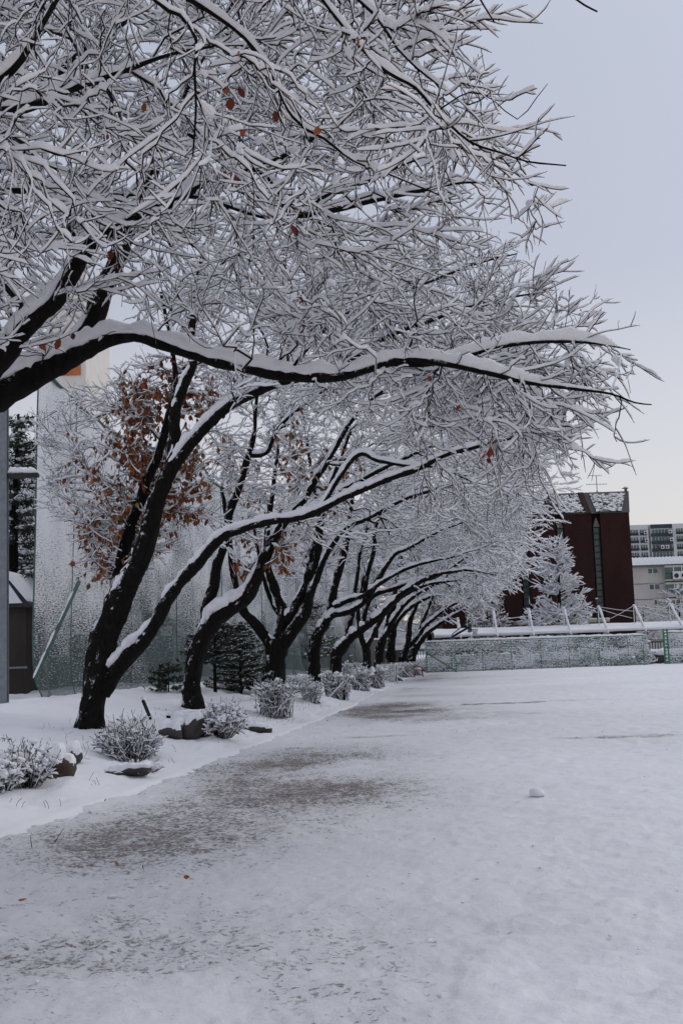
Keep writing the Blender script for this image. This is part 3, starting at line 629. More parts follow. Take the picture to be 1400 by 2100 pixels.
for n_, m_, L_, rk in ((46, 24, 12, .0100), (190, 105, 9, .006), (620, 330, 7, .005)):
    T.grow(scatter(POLY, d - 2.6, d + 3.2, n_, T.rng), L_, rk, .04, out, .05)
    T.grow(scatter(POLYL, d + .35, d + 2.6, m_, T.rng), L_, rk, .025, out, -.25)
    T.grow(scatter(POLYK, d + .1, d + 1.3, n_ // 8, T.rng), L_, rk, .012, out, -.1)
    T.grow(scatter(POLYM, d - .6, d + 2.4, m_ // 4, T.rng), L_, rk, .02, out, -.05)
T.grow(np.array([P(q_[0] - 15 - 45 * k_ + 15 * (k_ % 2), q_[1] + 20 * (k_ - 1) * (-1) ** i_, q_[2] + .5 * k_) for k_ in range(4) for i_, q_ in enumerate(TIPS)]), 10, .0045, .02, out, .05, wobble=.012)
later(T.finish, 7.2, .50, 1.3, .0046, .023, .0078, .18, .10, ang=(15, 48))
lr = [((330, 830), .85, 520), ((300, 900), .7, 420), ((340, 960), .75, 520), ((270, 990), .8, 340), ((230, 880), .5, 40), ((370, 1010), .6, 230), ((300, 1080), .6, 210), ((210, 1100), .5, 160), ((180, 1170), .5, 60), ((250, 1130), .5, 120), ((230, 1190), .4, 40), ((150, 1110), .4, 25), ((350, 780), .6, 200), ((300, 760), .4, 20), ((460, 690), .6, 25), ((720, 940), .5, 10), ((1000, 850), .5, 6), ((240, 950), 1.2, 130), ((390, 880), 1.0, 80), ((420, 1000), .9, 50), ((190, 960), .7, 60), ((470, 840), .9, 40), ((600, 900), .8, 20)]
later(T.leaves, [(P(*c, d + .6), (r, 1.6, r), int(n * 1.15)) for c, r, n in lr], .112, M['leaf'])

# further trees of the row, each with its own traced boughs
def row_tree(label, base, d, seed, trunk, limbs, poly, depth, cnt, per_m, tl, leaves=(), sprouts=(), tw=.0054, h0=.030, sw=.0108, subs=.9, droop=.05, thick=.86):
    T = cherry(label, base, d, seed)
    slim = lambda q_: [(*k_[:3], k_[3] * thick) for k_ in q_]
    T.limb('trunk', *limb_pts(d, slim(trunk)), M['bark'], 14, .0, .12, grow=False)
    for li in limbs: T.limb('limb', *limb_pts(d, slim(li)), M['bark'], 10, .036, .07, clump=1.5, drop=.38, start=.3)
    out = np.array([base[0], base[1], 3.5])
    for n_, L_, rk in zip([int(c_ * 1.15) for c_ in cnt], (11, 8, 6), (.0110, .007, .005)):
        T.grow(scatter(poly, d - .3 * depth, d + 1.15 * depth, n_, T.rng), L_, rk, .04, out, droop)
    xm = max(q_[0] for q_ in poly); ed = [q_ for q_ in poly if q_[0] > xm - 200]
    T.grow(np.array([P(q_[0] + T.rng.uniform(-60, 48), q_[1] + T.rng.uniform(-42, 42), d + T.rng.uniform(-.3, 1) * depth) for q_ in ed for _ in range(7)]), 8, .005, .02, out, .1, wobble=.014)
    for poly_, n_ in sprouts: T.grow(scatter(poly_, d - .3, d + .7, n_, T.rng), 6, .005, .012, out, -.1)
    later(T.finish, per_m, tl, subs, tw, h0, sw, .15, .08, 3, 4)
    if leaves: later(T.leaves, [(P(*c, d), (r, 2.0, r), int(n * 1.7)) for c, r, n in leaves], .12, M['leaf'])
    return T
b = on_bed(396, 1452); d = b[1]
row_tree('cherry tree with a crooked trunk, clumps of snow stuck on its left side', b, d, 104,
  [(396, 1466, 0, 54), (395, 1440, 0, 46), (394, 1405, 0, 42), (401, 1350, 0, 40), (416, 1307, 0, 44), (437, 1273, 0, 42)],
  [[(420, 1300, 0, 40), (440, 1270, 0, 40), (467, 1251, 0, 38), (501, 1226, 0, 38), (523, 1191, 0, 36), (540, 1153, 0, 30), (557, 1114, 0, 25), (583, 1071, 0, 22), (616, 1035, 0, 19), (642, 988, 0, 16), (668, 951, 0, 14), (706, 882, 0, 12), (750, 830, 0, 9), (800, 790, 0, 6), (880, 740, 0, 4)],
   [(415, 1300, .2, 34), (428, 1243, .2, 30), (439, 1200, .2, 26), (446, 1157, .2, 24), (463, 1105, .2, 21), (471, 1050, .2, 20), (495, 990, .2, 17), (510, 930, .2, 15), (522, 880, .2, 12), (525, 830, .2, 9), (540, 740, .2, 6)],
   [(510, 935, .2, 11), (545, 930, .4, 11), (570, 880, .4, 9), (610, 840, .4, 7), (680, 790, .4, 4)],
   [(583, 1071, 0, 14), (660, 1030, -.5, 12), (740, 985, -.6, 10), (830, 940, -.8, 8), (930, 900, -1, 5), (1030, 880, -1, 3)]],
  [(440, 760), (650, 600), (960, 620), (1080, 760), (1130, 930), (1090, 1000), (1040, 1030), (900, 1110), (720, 1130), (600, 1140), (440, 1140), (400, 1000)], 3.6, (36, 150, 520), 6, .40,
  [((545, 1160), .7, 130), ((520, 1110), .8, 80), ((640, 990), 1.1, 120), ((620, 950), 1.0, 80), ((500, 1000), 1.2, 80), ((700, 945), .6, 20), ((480, 1190), .5, 30), ((575, 1120), .4, 40), ((590, 1060), .5, 30)], sprouts=(([(480, 1070), (610, 1060), (590, 1190), (470, 1230)], 60), ([(590, 930), (700, 920), (680, 1020), (600, 1030)], 40)))
d = 34.0; b = at_bed(564, d)
row_tree('cherry tree with the thickest trunk spreading like an open hand, behind the clipped hedge', b, d, 105,
  [(562, 1425, 0, 58), (562, 1395, 0, 50), (567, 1350, 0, 46), (570, 1310, 0, 52)],
  [[(562, 1335, 0, 26), (544, 1307, 0, 22), (523, 1281, 0, 20), (501, 1256, 0, 19), (490, 1225, 0, 17), (478, 1180, 0, 14), (470, 1100, 0, 11), (455, 1000, 0, 7)],
   [(570, 1325, .1, 32), (580, 1290, .1, 30), (580, 1256, .1, 24), (566, 1213, .1, 19), (553, 1174, .1, 17), (548, 1150, .1, 15), (548, 1080, .1, 12), (560, 1000, .1, 9), (570, 920, .1, 6)],
   [(577, 1260, .1, 14), (560, 1240, .3, 11), (545, 1200, .3, 9), (535, 1160, .3, 7), (520, 1080, .3, 5)],
   [(580, 1320, -.1, 32), (602, 1288, -.1, 26), (626, 1256, -.1, 23), (638, 1213, -.1, 21), (647, 1157, -.1, 19), (654, 1093, -.1, 16), (662, 1040, -.1, 13), (690, 960, -.1, 9), (720, 880, -.1, 6)],
   [(587, 1275, 0, 22), (613, 1230, 0, 19), (630, 1187, 0, 17), (643, 1127, 0, 15), (655, 1060, 0, 12), (640, 980, 0, 8), (630, 900, 0, 5)],
   [(640, 1205, -.2, 14), (668, 1140, -.3, 12), (690, 1106, -.4, 11), (716, 1080, -.5, 10), (760, 1062, -.6, 9), (840, 1020, -.8, 7), (950, 990, -1, 5), (1050, 1000, -1, 3)]],
  [(450, 900), (620, 800), (1080, 860), (1140, 960), (1150, 1040), (1080, 1100), (900, 1120), (760, 1150), (640, 1180), (480, 1180)], 4.0, (36, 150, 480), 5, .45,
  [((640, 1150), 1.0, 20), ((560, 1100), 1.0, 25)], thick=1.02)
d = 41.0; b = at_bed(645, d)
row_tree('cherry tree with a slim bent trunk between the broad trunk and the leaning one', b, d, 106,
  [(645, 1410, 0, 34), (645, 1389, 0, 29), (642, 1335, 0, 28), (650, 1310, 0, 26), (662, 1285, 0, 25)],
  [[(655, 1300, 0, 24), (677, 1256, 0, 22), (686, 1200, 0, 20), (703, 1136, 0, 17), (716, 1084, 0, 14), (718, 1050, 0, 12), (730, 960, 0, 7)],
   [(672, 1272, -.1, 17), (686, 1260, -.1, 16), (711, 1256, -.1, 15), (741, 1239, -.1, 15), (763, 1213, -.1, 14), (784, 1174, -.1, 12), (810, 1136, -.1, 10), (836, 1125, -.1, 8), (900, 1090, -.1, 6), (980, 1060, -.1, 3)],
   [(745, 1232, .1, 12), (752, 1179, .1, 11), (767, 1127, .1, 10), (767, 1090, .1, 8), (790, 1020, .1, 5)],
   [(684, 1244, -.2, 13), (716, 1230, -.2, 12), (745, 1222, -.2, 11), (790, 1190, -.2, 9), (850, 1160, -.2, 7), (940, 1140, -.2, 4)]],
  [(640, 960), (860, 900), (1080, 980), (1110, 1070), (1080, 1150), (980, 1165), (850, 1140), (760, 1110), (660, 1070)], 4.2, (34, 130, 420), 4.5, .5, tw=.0065, h0=.042, sw=.016)
d = 47.0; b = at_bed(690, d)
row_tree('cherry tree leaning far out over the field from behind the clipped hedges', b, d, 107,
  [(686, 1396, 0, 34), (688, 1375, 0, 30), (692, 1341, 0, 30), (702, 1324, 0, 28)],
  [[(694, 1336, 0, 28), (716, 1311, 0, 24), (741, 1290, 0, 20), (776, 1264, 0, 17), (801, 1239, 0, 15), (823, 1217, 0, 14), (866, 1191, 0, 11), (909, 1176, 0, 9), (960, 1170, 0, 6), (1020, 1180, 0, 3)],
   [(741, 1290, .3, 12), (759, 1226, .3, 12), (801, 1209, .3, 11), (844, 1196, .3, 9), (900, 1180, .3, 6), (960, 1140, .3, 4)],
   [(705, 1322, .3, 14), (720, 1270, .4, 12), (728, 1200, .4, 10), (740, 1130, .4, 7), (760, 1060, .4, 5)]],
  [(690, 1060), (850, 980), (1060, 1040), (1095, 1110), (1075, 1180), (1000, 1205), (920, 1190), (830, 1150), (740, 1130)], 4.2, (30, 110, 360), 4, .55, tw=.007, h0=.044, sw=.018)
FAR = [('stubby forked cherry tree beside the leaning tree, mid row', 57, 752, [(752, 1380, 0, 24), (752, 1350, 0, 19), (750, 1325, 0, 20)], [[(750, 1330, 0, 15), (741, 1307, 0, 12), (735, 1250, 0, 9), (745, 1180, 0, 6)], [(752, 1328, 0, 15), (775, 1280, 0, 12), (810, 1235, 0, 10), (870, 1200, 0, 7), (940, 1190, 0, 4)]]),
       ('cherry tree with a smooth curved trunk above the white hurdle', 63, 775, [(774, 1380, 0, 24), (775, 1360, 0, 21), (780, 1329, 0, 19), (787, 1308, 0, 17)], [[(784, 1315, 0, 16), (796, 1290, 0, 14), (814, 1260, 0, 11), (845, 1225, 0, 9), (900, 1195, 0, 6), (960, 1190, 0, 3)], [(786, 1310, .3, 12), (800, 1250, .3, 10), (812, 1190, .3, 7), (830, 1120, .3, 4)]]),
       ('cherry tree with a straight upright trunk in the far half of the row', 70, 800, [(799, 1370, 0, 25), (800, 1345, 0, 22), (803, 1310, 0, 20), (805, 1285, 0, 18)], [[(804, 1295, 0, 16), (806, 1250, 0, 13), (812, 1200, 0, 9), (820, 1130, 0, 5)], [(805, 1290, -.2, 13), (830, 1255, -.2, 10), (880, 1225, -.2, 7), (940, 1215, -.2, 4)]]),
       ('far cherry tree with twin stems rising behind the red chair', 76, 828, [(826, 1372, 0, 24), (827, 1350, 0, 20), (834, 1325, 0, 16)], [[(833, 1330, 0, 15), (838, 1300, 0, 13), (842, 1270, 0, 11), (860, 1230, 0, 8), (890, 1190, 0, 4)], [(832, 1330, .2, 13), (856, 1305, .2, 11), (880, 1275, .2, 9), (930, 1240, .2, 6), (980, 1220, .2, 3)]]),
       ('last cherry tree of the row, bent low toward the green fence', 82, 846, [(842, 1366, 0, 25), (845, 1345, 0, 22), (856, 1322, 0, 18)], [[(854, 1326, 0, 17), (868, 1305, 0, 14), (885, 1290, 0, 11), (910, 1273, 0, 8), (950, 1250, 0, 4)], [(853, 1326, .3, 13), (862, 1285, .3, 10), (880, 1240, .3, 7), (900, 1190, .3, 4)]])]
for i, (lb, d, px, tr, li) in enumerate(FAR):
    b = at_bed(px, d); x0 = 720 + i * 12
    row_tree(lb, b, float(d), 108 + i, tr, li, [(x0, 1060 + i * 18), (x0 + 150, 1010 + i * 16), (1060 - i * 8, 1060 + i * 14), (1085 - i * 14, 1150 + i * 10), (1040 - i * 16, 1215 + i * 5), (960 - i * 10, 1250), (890, 1240), (800 + i * 14, 1200)], 4.5, (26, 90, 420), 3.5, .6, tw=.0085, h0=.05, sw=.022, subs=.5)

CLEAR = Clear()
for f_, a_, k_ in DEFER: f_(*a_, **k_)
CLEAR = None

# ------------------------------------------------------------------ netting on the left and what stands behind it
def X(px, d, py=1320): return float(P(px, py, d)[0])
def Zp(px, py, d): return float(P(px, py, d)[2])
def net_mat():
    m, n, l, b = mat_new('snow_caught_netting', .8, .2)
    au, av = n.new('ShaderNodeAttribute'), n.new('ShaderNodeAttribute'); au.attribute_name = 'net_u'; av.attribute_name = 'net_v'
    cx = n.new('ShaderNodeCombineXYZ'); l.new(au.outputs['Fac'], cx.inputs[0]); l.new(av.outputs['Fac'], cx.inputs[1])
    def tex(scale, s3, detail=3):
        mp = n.new('ShaderNodeMapping'); mp.inputs['Scale'].default_value = s3; l.new(cx.outputs[0], mp.inputs[0])
        t = nnode(n, 'ShaderNodeTexNoise', Scale=scale, Detail=detail, Roughness=.6); l.new(mp.outputs[0], t.inputs['Vector']); return t.outputs[0]
    fine, big = tex(1, (8, 42, 1), 5), tex(1, (.22, .30, 1), 3)
    # horizontal meshes, slightly wavy
    mp = n.new('ShaderNodeMapping'); mp.inputs['Scale'].default_value = (1, 1, 1); l.new(cx.outputs[0], mp.inputs[0])
    wv = nnode(n, 'ShaderNodeTexWave', Scale=9, Distortion=6.0, Detail=2.0); wv.bands_direction = 'Y'; wv.inputs['Detail Scale'].default_value = 1.6; l.new(mp.outputs[0], wv.inputs['Vector'])
    amt = n.new('ShaderNodeMapRange'); l.new(big, amt.inputs[0]); amt.inputs[1].default_value = .35; amt.inputs[2].default_value = .65; amt.inputs[3].default_value = -.10; amt.inputs[4].default_value = .07
    hgt = n.new('ShaderNodeMapRange'); l.new(av.outputs['Fac'], hgt.inputs[0]); hgt.inputs[1].default_value = 0; hgt.inputs[2].default_value = 4.5; hgt.inputs[3].default_value = -.13; hgt.inputs[4].default_value = .12
    far = n.new('ShaderNodeMapRange'); l.new(au.outputs['Fac'], far.inputs[0]); far.inputs[1].default_value = 4; far.inputs[2].default_value = 10; far.inputs[3].default_value = .03; far.inputs[4].default_value = -.05
    s = fine
    w3 = nnode(n, 'ShaderNodeMath', op='MULTIPLY_ADD'); l.new(wv.outputs['Fac'], w3.inputs[0]); w3.inputs[1].default_value = .10; w3.inputs[2].default_value = -.05
    for q in (amt.outputs[0], hgt.outputs[0], far.outputs[0], w3.outputs[0]):
        a = nnode(n, 'ShaderNodeMath', op='ADD'); l.new(s, a.inputs[0]); l.new(q, a.inputs[1]); s = a.outputs[0]
    sn = n.new('ShaderNodeMapRange'); sn.interpolation_type = 'SMOOTHSTEP'; l.new(s, sn.inputs[0]); sn.inputs[1].default_value = .44; sn.inputs[2].default_value = .58
    mx = n.new('ShaderNodeMixRGB'); l.new(sn.outputs[0], mx.inputs[0]); mx.inputs[1].default_value = (.09, .125, .125, 1); mx.inputs[2].default_value = (.72, .74, .78, 1)
    l.new(mx.outputs[0], b.inputs['Base Color'])
    al = n.new('ShaderNodeMapRange'); l.new(sn.outputs[0], al.inputs[0]); al.inputs[3].default_value = .68; al.inputs[4].default_value = .97
    l.new(al.outputs[0], b.inputs['Alpha'])
    return m
NA, NB = at_bed(60, 29.5), at_bed(742, 86)
nd = (NB - NA)[:2]; NL = float(np.linalg.norm(nd)); nd = nd / NL; nn_ = np.array([nd[1], -nd[0]])       # towards the field
def net_pt(u, v):
    side = (.30 * (vnoise(u * .45, v * .12, 0, 41) - .5) + .16 * (vnoise(u * 1.7, v * .18, 0, 42) - .5)) * (1.2 - .05 * v)
    side = side + .9 * np.exp(-v / .45) * vnoise(u * .8, 0, 0, 43) * (.4 + .6 * np.sin(u * .9) ** 2)
    x, y = NA[0] + nd[0] * u + nn_[0] * side, NA[1] + nd[1] * u + nn_[1] * side
    return x, y
root = empty('safety_net', NA, 'tall green net screen crusted with snow, hung behind the tree row', 'net')
us, vs_ = np.linspace(0, NL, 460), np.linspace(0, 1, 90); U, Vv = np.meshgrid(us, vs_, indexing='ij')
H = 8.6 - .7 * np.sin(np.pi * ((U % 13.5) / 13.5)) ; VV = Vv * H
x, y = net_pt(U - .16 * 0, VV); x = x + .30 * VV / 8.6 * np.exp(-U / 3)
z = bed_z(x, y) + VV - .05
i = np.arange(459 * 90).reshape(459, 90)[:, :-1].ravel()
no = np_mesh('netting', np.stack([x, y, z], -1).reshape(-1, 3), np.stack([i, i + 1, i + 91, i + 90], 1), net_mat(), root)
for nm, a_ in (('net_u', U), ('net_v', VV)):
    a = no.data.attributes.new(nm, 'FLOAT', 'POINT'); a.data.foreach_set('value', a_.ravel().astype(np.float32))
M['rope'] = noisy('green_rope', [(.3, (.05, .10, .09)), (.7, (.09, .16, .14))], 8, .8)
for nm, k in (('rope', -1), ('rope', 0)):
    pts = np.stack([x[::6, k], y[::6, k], z[::6, k]], 1)
    v, f = tubes(pts[None], np.full((1, len(pts)), .05), 6); np_mesh(nm, v, f, M['rope'], root)
for k_ in (22, 58, 98, 150, 205, 270, 340):
    pts = np.stack([x[k_ - 6:k_ + 6].mean(0)[::4], y[k_, ::4], z[k_, ::4]], 1) + np.array([nn_[0], nn_[1], 0]) * .03; v, f = tubes(pts[None], np.full((1, len(pts)), .014), 5); np_mesh('rope', v, f, M['rope'], root)
v, f = tubes(np.stack([x[0, ::4], y[0, ::4], z[0, ::4]], 1)[None], np.full((1, 23), .022), 5); np_mesh('rope', v, f, M['rope'], root)
MBr = MB()
a0, a1 = P(72, 1392, 29.3), P(163, 1192, 30.2)
br = empty('brace_pole', a0, 'slanting green brace pole lying against the snowy net', 'pole'); MB().tube([a0, a1], .055).build('pole', M['rope'], br, True)
v, f = snow_tubes(np.linspace(a0, a1, 30)[None], np.full((1, 30), .05), 8, .06, .03, 4, drop=.3, noise_f=4); np_mesh('snow', v, f, M['tree_snow'], br)
for k in range(1, 5):                     # steel masts that carry the net
    u = 13.5 * k; q = np.array([NA[0] + nd[0] * u, NA[1] + nd[1] * u]) - nn_ * .45
    t = MB().tube([(q[0], q[1], .3), (q[0], q[1], 9.0)], .08).build('net_mast', M['steel'], None, True)
    tag(t, ['grey steel mast behind the net near the crooked trunk', 'grey steel mast behind the net near the broad trunk', 'grey steel mast behind the net near the leaning trunk', 'grey steel mast behind the far end of the net'][k - 1], 'mast', 'steel masts of the net screen')
# the steel post at the left edge with its bracket
d = 27.0; q = on_bed(2, 1440); xw = X(5, d)
q = np.array([xw, d, float(bed_z(xw, d))])
po = empty('steel_post', q, 'grey steel post with a snow topped bracket at the left edge', 'post')
hb = MB()
hb.box(xw - .13, xw + .13, d - .10, d - .085, q[2] - .2, 9.3).box(xw - .13, xw + .13, d + .085, d + .10, q[2] - .2, 9.3).box(xw - .012, xw + .012, d - .084, d + .084, q[2] - .2, 9.3)
hb.build('post', M['steel'], po)
zb = Zp(40, 975, d)
MB().box(xw + .131, xw + .86, d - .06, d + .06, zb - .06, zb + .04).build('bracket', M['dark'], po, bevel=.01)
v, f = snow_tubes(np.linspace((xw + .14, d, zb + .04), (xw + .88, d, zb + .02), 16)[None], np.full((1, 16), .03), 10, .10, .07, 9, drop=.05); np_mesh('snow', v, f, M['tree_snow'], po)
# shed behind the post
d = 36.0
sh = empty('shed', at_bed(10, d), 'brown walled shed with snowy pitched roof beside the steel post', 'shed')
M['brown_wall'] = noisy('brown_wall', [(.3, (.030, .025, .021)), (.7, (.05, .041, .034))], 3, .85, .2, 20, (1, 1, .3))
x0, x1, zt = X(-260, d), X(54, d), Zp(40, 1246, d)
MB().box(x0, x1, d, d + 4, .2, zt).build('wall', M['brown_wall'], sh)
MB().box(x0 - .1, x1 + .04, d - .012, d - .002, Zp(40, 1369, d) - .03, Zp(40, 1369, d) + .03).build('ledge', M['steel'], sh)
rf = MB().prism([(x0 - .3, zt), (x1 + .18, zt), (x1 + .18, zt + .1), (x1 - .55, zt + .95), (x0 - .3, zt + .95)], 'y', d - .3, d + 4.3).build('roof', M['dark'], sh)
MB().prism([(x0 - .3, zt + .96), (x1 - .52, zt + .96), (x1 + .12, zt + .18), (x1 + .10, zt + .26), (x1 - .48, zt + 1.12), (x0 - .3, zt + 1.12)], 'y', d - .34, d + 4.34).build('snow', M['snow'], rf)
MB().prism([(x0 - .3, zt + .12), (x1 - .02, zt + .12), (x1 - .5, zt + .82), (x0 - .3, zt + .82)], 'y', d - .36, d - .302).build('snow', M['snow'], rf)

# long grey wall of a building seen dimly through the net
M['dim_wall'] = noisy('grey_render', [(.3, (.075, .072, .065)), (.7, (.12, .115, .105))], 1.2, .85, .1, 20)
lw = empty('garden_wall', at_bed(300, 44), 'long grey boundary wall seen dimly through the net', 'wall')
q0, q1 = at_bed(230, 40), at_bed(800, 98); q0[0] -= 2; 
dv = (q1 - q0)[:2]; dv /= np.linalg.norm(dv); pv = np.array([-dv[1], dv[0]]) * .3
def slab(mb, a, b_, th, z0, z1):
    a, b_ = np.array(a[:2], float), np.array(b_[:2], float); t = (b_ - a) / np.linalg.norm(b_ - a); o = np.array([-t[1], t[0]]) * th
    return mb.add([(*a, z0), (*b_, z0), (*(b_ + o), z0), (*(a + o), z0), (*a, z1), (*b_, z1), (*(b_ + o), z1), (*(a + o), z1)], [(3, 2, 1, 0), (4, 5, 6, 7), (0, 1, 5, 4), (1, 2, 6, 5), (2, 3, 7, 6), (3, 0, 4, 7)])
slab(MB(), q0, q1, .35, .2, 2.6).build('wall', M['dim_wall'], lw)
slab(MB(), q0 - np.array([.05, .05, 0]), q1, .5, 2.602, 2.72).build('snow', M['snow'], lw)

# tall cream apartment tower glimpsed between the near boughs
M['cream'] = noisy('cream_render', [(.3, (.66, .64, .60)), (.7, (.74, .72, .67))], .6, .8)
M['orange'] = noisy('orange_panel', [(.3, (.42, .13, .05)), (.7, (.5, .17, .07))], .8, .8)
M['ochre'] = noisy('ochre_panel', [(.3, (.55, .36, .12)), (.7, (.62, .42, .15))], .8, .8)
M['glass'] = noisy('dark_window_glass', [(.3, (.025, .05, .055)), (.7, (.06, .11, .115))], .5, .15, spec=.6)
d = 150.0
tw = empty('apartment_tower', (X(60, d), d, 0), 'cream apartment tower with orange panels glimpsed between the boughs', 'building')
xr, xl, zt = X(176, d, 740), X(96, d, 740), Zp(150, 562, d)
MB().box(xl, xr, d, d + 16, 0, zt).build('wall', M['cream'], tw)
MB().box(X(152, d, 740), X(166, d, 740), d - .2, d - .004, Zp(150, 742, d), Zp(150, 700, d)).build('panel', M['ochre'], tw)
MB().box(X(126, d, 740), X(166, d, 740), d - .2, d - .004, Zp(150, 770, d), Zp(150, 744, d)).build('panel', M['orange'], tw)

# ------------------------------------------------------------------ evergreen trees, shrubs, background trees
def blade_mesh(C, D, size, rng, mat, parent, name='foliage', wid=.12):
    """thin needle sprays: two crossed narrow leaf shapes per spray, each folded along its rib"""
    n = len(C); sd = nrm(np.cross(D, rng.normal(size=(n, 3)))); up = np.cross(D, sd); L = size * rng.uniform(.6, 1.3, n)[:, None]
    V = np.stack([C, C + D * L * .5 + sd * L * wid, C + D * L - up * L * .1, C + D * L * .5 - sd * L * wid, C + D * L * .5 + up * L * wid * .6], 1)
    tri = np.array([(0, 1, 4), (1, 2, 4), (2, 3, 4), (3, 0, 4)]); b_ = (np.arange(n) * 5)[:, None, None]
    return np_mesh(name, V.reshape(-1, 3), (tri[None] + b_).reshape(-1, 3), mat, parent)
def blob_mesh(C, rad, flat, rng, mat, parent, name='snow', nu=8, nv=5, amp=.45):
    """soft irregular pads of snow"""
    n = len(C); a, e = np.meshgrid(2 * np.pi * np.arange(nu) / nu, np.linspace(-np.pi / 2, np.pi / 2, nv), indexing='xy')
    S = np.stack([np.cos(e) * np.cos(a), np.cos(e) * np.sin(a), np.sin(e)], -1).reshape(-1, 3)
    V = C[:, None] + S[None] * rad[:, None, None] * np.array([1, 1, flat])
    k = 1.1 / max(rad.mean(), .01); nz = vnoise(V[..., 0] * k, V[..., 1] * k, V[..., 2] * k, 77) - .5
    V = C[:, None] + (V - C[:, None]) * (1 + amp * 2 * nz)[..., None]
    j, i_ = np.meshgrid(np.arange(nv - 1), np.arange(nu), indexing='ij'); q = np.stack([j * nu + i_, j * nu + (i_ + 1) % nu, (j + 1) * nu + (i_ + 1) % nu, (j + 1) * nu + i_], -1).reshape(-1, 4)
    return np_mesh(name, V.reshape(-1, 3), (q[None] + (np.arange(n) * nu * nv)[:, None, None]).reshape(-1, 4), mat, parent)

def conifer(label, base, h, r, seed, nb=90, rise=-.15, snowy=1.0, blade=.16, z0=.12, name='evergreen_tree', mat=None, shape=1.0):
    rng = np.random.default_rng(seed); root = empty(name, base, label, 'tree')
    MB().tube([base - (0, 0, .2), base + (0, 0, h * .5), base + (.02 * h, 0, h)], [.028 * h, .017 * h, .004 * h], 9).build('trunk', M['bark'], root, True)
    L = 7; zz = h * (z0 + (.98 - z0) * np.sort(rng.uniform(0, 1, nb))); az = rng.uniform(0, 2 * np.pi, nb)
    ln = r * (1 - (zz / h - z0) / (1 - z0)) ** shape * rng.uniform(.75, 1.15, nb) + .06 * h
    o = np.stack([np.cos(az), np.sin(az), np.full(nb, rise)], 1); t = np.linspace(0, 1, L)[None, :, None]
    B = base + np.stack([np.zeros(nb), np.zeros(nb), zz], 1)[:, None] + o[:, None] * t * ln[:, None, None] + np.array([0, 0, .22 if rise < 0 else .12]) * (t ** 2) * ln[:, None, None] + rng.normal(size=(nb, L, 3)) * .025 * ln[:, None, None] * t
    crown, snow = Acc(), Acc()
    BR = np.broadcast_to(np.linspace(.012, .004, L) * h / 6, (nb, L)); crown.add(*tubes(B, BR, 4)); snow.add(*snow_tubes(B, BR, 6, .05 * snowy, .035, seed, drop=.15))
    n = int(ln.sum() * 16); k = rng.choice(nb, n, p=ln / ln.sum()); x_ = rng.uniform(.15, 1, n) * (L - 1); j = np.minimum(x_.astype(int), L - 2); fr = (x_ - j)[:, None]
    q = B[k, j] * (1 - fr) + B[k, j + 1] * fr; tt = nrm(B[k, j + 1] - B[k, j])
    return root, rng, B, q, tt, crown, snow
def dark_conifer(label, base, h, r, seed, nb=90, density=5, snow_amt=1.0, **kw):
    root, rng, B, q, tt, crown, snow = conifer(label, base, h, r, seed, nb, **kw)
    cr = crown.build('crown', M['twig'], root)
    qq = np.repeat(q, density, 0) + rng.normal(size=(len(q) * density, 3)) * .05 * h / 6; t2 = np.repeat(tt, density, 0)
    D = nrm(t2 * .6 + rng.normal(size=t2.shape) * .8 + np.array([0, 0, -.1])); blade_mesh(qq, D, max(.07, .13 * h / 6), rng, M['conifer'], cr)
    m_ = rng.uniform(size=len(q)) < .55 * snow_amt; c = q[m_] + np.array([0, 0, .04]); blob_mesh(c, rng.uniform(.03, .10, len(c)) * h / 6, .5, rng, M['tree_snow'], cr)
    return root
dark_conifer('tall dark evergreen seen between the steel post and the net', at_bed(28, 38.5), 9.2, 2.0, 301, 130, 6, .8)
dark_conifer('dim dark evergreen beyond the net behind the fork of the first trunk', at_bed(325, 44), 4.6, 1.7, 302, 100, 6, .8)
dark_conifer('dim dark evergreen beyond the net left of the crooked trunk', at_bed(395, 52), 5.4, 2.1, 306, 100, 6, .8)
dark_conifer('dim dark evergreen beyond the net right of the broad trunk', at_bed(628, 66), 5.2, 2.2, 307, 100, 6, .8)
# clipped pine behind the crooked trunk, and the low conifer right of it
dark_conifer('small snow dusted pine with a thin bare trunk between the crooked and broad trunks', at_bed(440, 36), 2.3, .95, 303, 120, 16, 1.1, z0=.40, shape=.5, name='pine_tree')
dark_conifer('bushy snow capped yew left of the broad trunk', at_bed(492, 38), 2.3, 1.0, 304, 170, 16, 1.6, z0=.06, shape=.6, name='yew_tree')
dark_conifer('low dark evergreen bush at the foot of the net', at_bed(345, 35), .9, .75, 305, 60, 12, 1, z0=.05, shape=.5, name='evergreen_bush')

def white_conifer(label, base, h, r, seed):
    root, rng, B, q, tt, crown, snow = conifer(label, base, h, r, seed, 120, .32, 2.0, z0=.1, name='snowy_larch')
    kk = rng.uniform(size=len(q)) < .5; q, tt = q[kk], tt[kk]; n = len(q); S = spawn_curves(q, tt, np.radians(rng.uniform(25, 60, n)), rng.uniform(.3, .9, n) * h / 9, 5, rng, .12, .2)
    SR = np.full((n, 5), .007); crown.add(*tubes(S, SR, 3)); snow.add(*snow_tubes(S, SR, 4, .10, .05, seed + 1, drop=.08))
    cr = crown.build('crown', M['twig'], root); snow.build('snow', M['tree_snow'], cr); return root
d = 97.0; zb = .0
white_conifer('white snow covered larch in front of the brick building', np.array([X(1150, d), d, .0]), Zp(1143, 1108, d), 2.6, 311)

